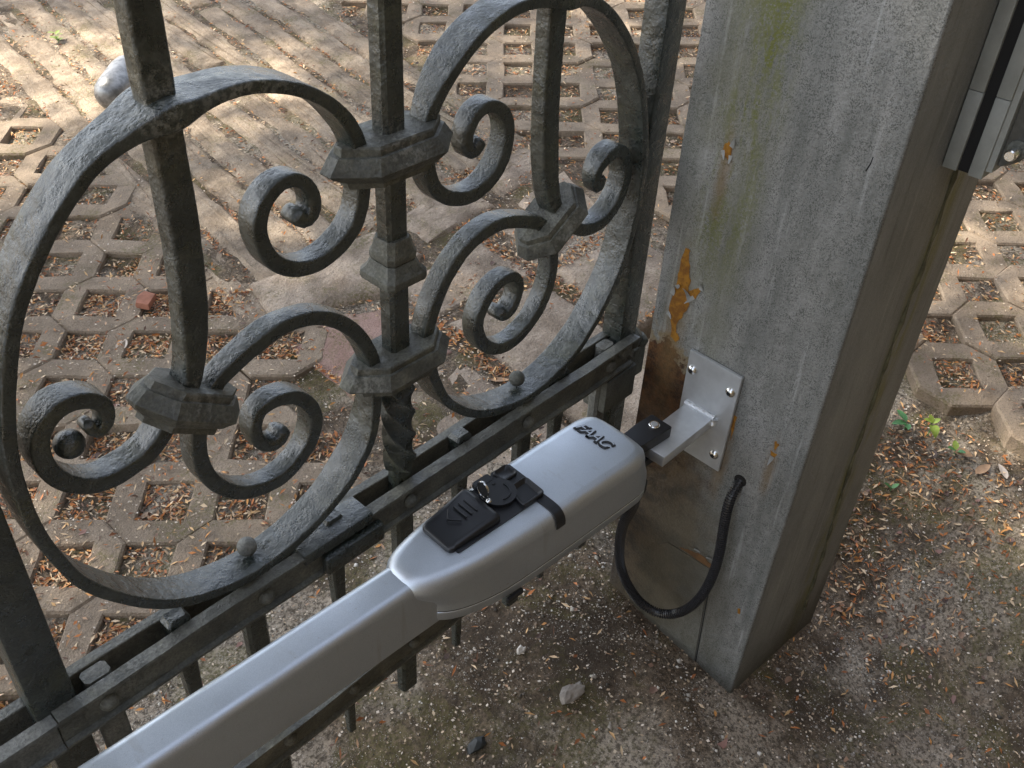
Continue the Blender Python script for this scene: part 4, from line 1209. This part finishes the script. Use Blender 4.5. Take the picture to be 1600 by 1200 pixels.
lf = [
    ('dry_leaf', .752, 1.900, .040, .026, .6, DRY_PALE, 'curled tan leaf inside a paver hole behind the left scroll', .3),
    ('dry_leaf', 1.861, .262, .045, .020, -.3, DRY, 'brown leaf lying below the paver edge', .3),
    ('dry_leaf', 1.890, .205, .040, .016, .9, DRY_PALE, 'crumpled whitish leaf at the right edge below the pavers', .5),
    ('dry_leaf', 1.612, 1.276, .034, .014, 1.9, DRY_PALE, 'cream coloured leaf on the slabs right of the lower scroll', .3),
    ('dry_leaf', 1.905, .290, .045, .028, 2.4, DRY, 'reddish brown dead leaf behind the seedlings', .4),
    ('dry_leaf', .875, .845, .050, .014, -.5, DRY, 'long brown dead leaf on the dirt below the operator nose', .2),
    ('dry_leaf', 1.30, 1.20, .045, .016, -1.0, DRY, 'brown dead leaf in the joint between two slabs', .2),
]
for nm, x, y, L, w, az, m, lab, fo in lf:
    z = (plane_z(x, y) - .012 if y > 1.0 else gz(x, y)) + .008
    o = leaf_mesh(nm, (x, y, z), L, w, az, m, None, fo, .006, -.05)
    tag(o, lab, 'leaf')
P = catmull([(0.52, 1.290, plane_z(.52, 1.29) - .008), (0.55, 1.305, plane_z(.55, 1.3) - .004), (0.60, 1.312, plane_z(.6, 1.31) - .006), (0.625, 1.30, plane_z(.62, 1.3) - .008)], .01)
vs, fs = tube_rings(P, [.0016] * len(P), 6)
tag(mesh('twig', vs, fs, plain('pale_twig', (0.62, 0.5, 0.38), .6), None, 60, loc=P[0]), 'pale straw stalk in a paver hole below the left collar', 'twig')
P = catmull([(1.50, 3.21, plane_z(1.5, 3.21) + .004), (1.56, 3.20, plane_z(1.56, 3.2) + .010), (1.64, 3.17, plane_z(1.64, 3.17) + .004)], .01)
vs, fs = tube_rings(P, [.004] * len(P), 6)
tag(mesh('twig', vs, fs, BARK, None, 60, loc=P[0]), 'short dark twig on the setts beyond the gate', 'twig')

# ------------------------------------------------------------------ litter and grit
def scatter(name, pts, verts_of, nv, faces, m, tint):
    """many small pieces in one mesh"""
    n = len(pts)
    V = verts_of(n) + pts[:, None, :]
    F = np.asarray(faces)[None] + (np.arange(n) * nv)[:, None, None]
    me = bpy.data.meshes.new(name)
    V = V.reshape(-1, 3); F = F.reshape(-1, len(faces[0]))
    me.vertices.add(len(V)); me.vertices.foreach_set('co', V.astype(np.float32).ravel())
    k = F.shape[1]
    me.loops.add(F.size); me.loops.foreach_set('vertex_index', F.astype(np.int32).ravel())
    me.polygons.add(len(F)); me.polygons.foreach_set('loop_start', np.arange(0, F.size, k, dtype=np.int32))
    me.update(calc_edges=True)
    at = me.color_attributes.new('tint', 'FLOAT_COLOR', 'POINT')
    col = np.repeat(tint, nv, axis=0)
    at.data.foreach_set('color', np.concatenate([col, np.ones((len(col), 1))], 1).astype(np.float32).ravel())
    me.materials.append(m)
    o = link(bpy.data.objects.new(name, me)); o['kind'] = 'stuff'
    return o
def in_hole(x, y):
    """how far a point lies inside a paver hole (0..1), and whether it is on pavers at all"""
    hole = np.zeros(len(x), bool); on = np.zeros(len(x), bool)
    for ox, oy, r, c, inside in LATT:
        a = ((x - ox) * r.x + (y - oy) * r.y) / PITCH; b = ((x - ox) * c.x + (y - oy) * c.y) / PITCH
        fa = a - np.round(a); fb = b - np.round(b)
        ins = np.array([inside(p, q) for p, q in zip(ox + (np.round(a) * r.x + np.round(b) * c.x) * PITCH, oy + (np.round(a) * r.y + np.round(b) * c.y) * PITCH)])
        hole |= ins & (np.abs(fa) < HOLE / PITCH - .02) & (np.abs(fb) < HOLE / PITCH - .02)
        on |= ins
    return hole, on
def surface(x, y):
    hole, on = in_hole(x, y)
    strip = (y > 1.07) & (x > 1.04) & (x < 2.2 + .1 * (y - 1.9)) & (y < 4.3)
    z = np.where(on & ~hole, plane_z(x, y) + .001, np.where(strip, plane_z(x, y) - .003, ground_z(x, y) + .001))
    return z, hole, on, strip
N = 190000
x = RNG.uniform(-.3, 4.6, N); y = RNG.uniform(-.2, 4.6, N)
x2 = RNG.uniform(-.1, 2.2, 90000); y2 = RNG.uniform(-.1, 2.2, 90000)
x = np.concatenate([x, x2]); y = np.concatenate([y, y2])
z, hole, on, strip = surface(x, y)
groove = np.abs(((x - 1.17 - .122 * (y - 1.8)) / .104) - np.round((x - 1.17 - .122 * (y - 1.8)) / .104) ) > .40
slabj = strip & (y < 1.9) & ((np.abs(x - 1.335) < .025) | (np.abs(x - 1.675) < .02) | (np.abs(x - 1.02) < .035) | (np.abs(y - 1.375) < .02) | (np.abs(y - 1.865) < .02) | (np.abs(y - 1.06) < .02))
heap = np.exp(-(((x - 1.75) / .24) ** 2 + ((y - .33) / .28) ** 2)) * (x < 1.96)
clump = .5 + .5 * np.sin(x * 13 + 2 * np.sin(y * 9)) * np.sin(y * 11 + 2 * np.sin(x * 7))
pr = np.where(hole, .62 + .38 * clump, np.where(on, .05 + .05 * clump, np.where(strip & (y > 1.9), np.where(groove, .65 * clump + .2, .06 + .16 * clump ** 2), np.where(slabj, .85, np.where(strip, .07 + .1 * clump ** 3, (y < 1.05) * .012 + .02 * clump + (y > 1.05) * .05)))))
pr = np.maximum(pr, heap * (.15 + .5 * clump))
keep = RNG.random(len(x)) < pr
x, y, z = x[keep], y[keep], z[keep]
fade = RNG.random(len(x)) < np.clip(1.25 - .06 * np.hypot(x, y), .3, 1)
x, y, z = x[fade], y[fade], z[fade]
n = len(x)
print('litter', n)
pts = np.stack([x, y, z + RNG.uniform(.0005, .006, n)], 1)
def flakes(n):
    L = RNG.uniform(.004, .011, n); W = RNG.uniform(.0012, .0030, n); a = RNG.uniform(0, 2 * PI, n)
    d = np.stack([np.cos(a), np.sin(a), RNG.normal(0, .28, n)], 1); q = np.stack([-np.sin(a), np.cos(a), RNG.normal(0, .45, n)], 1)
    up = np.array([0, 0, 1.0])
    bend = RNG.uniform(-.1, .35, n) * L
    A = -d * L[:, None]; B = d * L[:, None]
    M1 = q * W[:, None] + up * bend[:, None]; M2 = -q * W[:, None] + up * bend[:, None]
    return np.stack([A, M2, B, M1], 1)
pal = np.array([(.42, .155, .040), (.56, .26, .075), (.30, .11, .04), (.62, .38, .17), (.44, .26, .14), (.16, .085, .05), (.72, .54, .34), (.48, .17, .05), (.66, .47, .28)])
tint = pal[RNG.integers(0, len(pal), n)] * RNG.uniform(.7, 1.2, (n, 1))
scatter('leaf_litter', pts, flakes, 4, [(0, 1, 2), (0, 2, 3)], LITTER, tint)
# pale bud scales and crumbs over everything
N = 26000
x = np.concatenate([RNG.uniform(-.3, 4.4, N), RNG.uniform(0, 2.0, 9000)]); y = np.concatenate([RNG.uniform(-.2, 4.4, N), RNG.uniform(-.1, 2.0, 9000)])
z, hole, on, strip = surface(x, y)
n = len(x)
pts = np.stack([x, y, z + RNG.uniform(.0012, .003, n)], 1)
def crumbs(n):
    L = RNG.uniform(.0012, .0040, n) ; W = L * RNG.uniform(.35, .8, n); a = RNG.uniform(0, 2 * PI, n)
    d = np.stack([np.cos(a), np.sin(a), RNG.normal(0, .15, n)], 1); q = np.stack([-np.sin(a), np.cos(a), RNG.normal(0, .2, n)], 1)
    return np.stack([-d * L[:, None], -q * W[:, None], d * L[:, None], q * W[:, None]], 1)
pal = np.array([(.62, .50, .36), (.50, .38, .25), (.70, .60, .48), (.38, .27, .17)])
tint = pal[RNG.integers(0, len(pal), n)] * RNG.uniform(.8, 1.1, (n, 1))
scatter('bud_scales', pts, crumbs, 4, [(0, 1, 2), (0, 2, 3)], LITTER, tint)
# larger dead leaf fragments
N = 9000
x = RNG.uniform(-.1, 3.2, N); y = RNG.uniform(-.3, 3.6, N)
z, hole, on, strip = surface(x, y)
heap = np.exp(-(((x - 1.75) / .30) ** 2 + ((y - .28) / .30) ** 2))
pr = np.maximum(np.where(hole, .16, np.where(on, .01, np.where(strip, .03, .05))), heap * .5 * (x < 1.95))
keep = (RNG.random(N) < pr) & ~((x > PX0 - .01) & (x < PX1 + .01) & (y > PY0 - .01) & (y < PY1))
x, y, z = x[keep], y[keep], z[keep]; n = len(x)
def frags(n):
    a = RNG.uniform(0, 2 * PI, n); r = RNG.uniform(.004, .013, n)
    V = np.zeros((n, 6, 3))
    for k in range(5):
        t = a + 2 * PI * k / 5 + RNG.uniform(-.3, .3, n); q = r * RNG.uniform(.5, 1.25, n)
        V[:, k, 0] = np.cos(t) * q; V[:, k, 1] = np.sin(t) * q * .7; V[:, k, 2] = RNG.uniform(0, .8, n) * q * .8
    return V
pts = np.stack([x, y, z + .002], 1)
pal = np.array([(.20, .12, .085), (.30, .18, .11), (.14, .085, .065), (.38, .26, .17), (.24, .13, .10), (.10, .065, .05)])
tint = pal[RNG.integers(0, len(pal), n)] * RNG.uniform(.7, 1.2, (n, 1))
scatter('leaf_fragments', pts, frags, 6, [(0, 1, 5), (1, 2, 5), (2, 3, 5), (3, 4, 5), (4, 0, 5)], LITTER, tint)
# grit on the dirt
N = 110000
x = RNG.uniform(-.1, 2.1, N); y = RNG.uniform(-.35, 1.15, N)
_, hole, on, strip = surface(x, y)
cl = .45 + .55 * np.sin(x * 17 + 3 * np.sin(y * 8)) * np.sin(y * 15 + 2 * np.sin(x * 12))
keep = (~on) & (RNG.random(N) < .06 + .94 * np.clip(cl, 0, 1) ** 2) & ~((x > PX0 - .01) & (x < PX1 + .005) & (y > PY0 - .005) & (y < PY1))
x, y = x[keep], y[keep]; z = ground_z(x, y)
n = len(x)
pts = np.stack([x, y, z + .0004], 1)
def stones(n):
    r = .0009 + .0022 * RNG.random(n) ** 3 + (RNG.random(n) < .03) * RNG.uniform(.001, .0045, n)
    ax = np.array([(1, 0, 0), (-1, 0, 0), (0, 1, 0), (0, -1, 0), (0, 0, .8), (0, 0, -.8)], float)
    V = ax[None] * r[:, None, None] * RNG.uniform(.6, 1.35, (n, 6, 1))
    a = RNG.uniform(0, 2 * PI, n); c, s = np.cos(a), np.sin(a)
    X = V[:, :, 0] * c[:, None] - V[:, :, 1] * s[:, None]; Y = V[:, :, 0] * s[:, None] + V[:, :, 1] * c[:, None]
    return np.stack([X, Y, V[:, :, 2]], 2)
pal = np.array([(.34, .30, .25), (.22, .19, .15), (.13, .11, .085), (.48, .44, .37), (.28, .21, .15), (.08, .07, .055), (.75, .71, .64)])
tint = pal[RNG.choice(len(pal), n, p=[.22, .18, .14, .18, .12, .06, .10])] * RNG.uniform(.75, 1.15, (n, 1))
scatter('grit', pts, stones, 6, [(0, 2, 4), (2, 1, 4), (1, 3, 4), (3, 0, 4), (2, 0, 5), (1, 2, 5), (3, 1, 5), (0, 3, 5)], GRIT, tint)
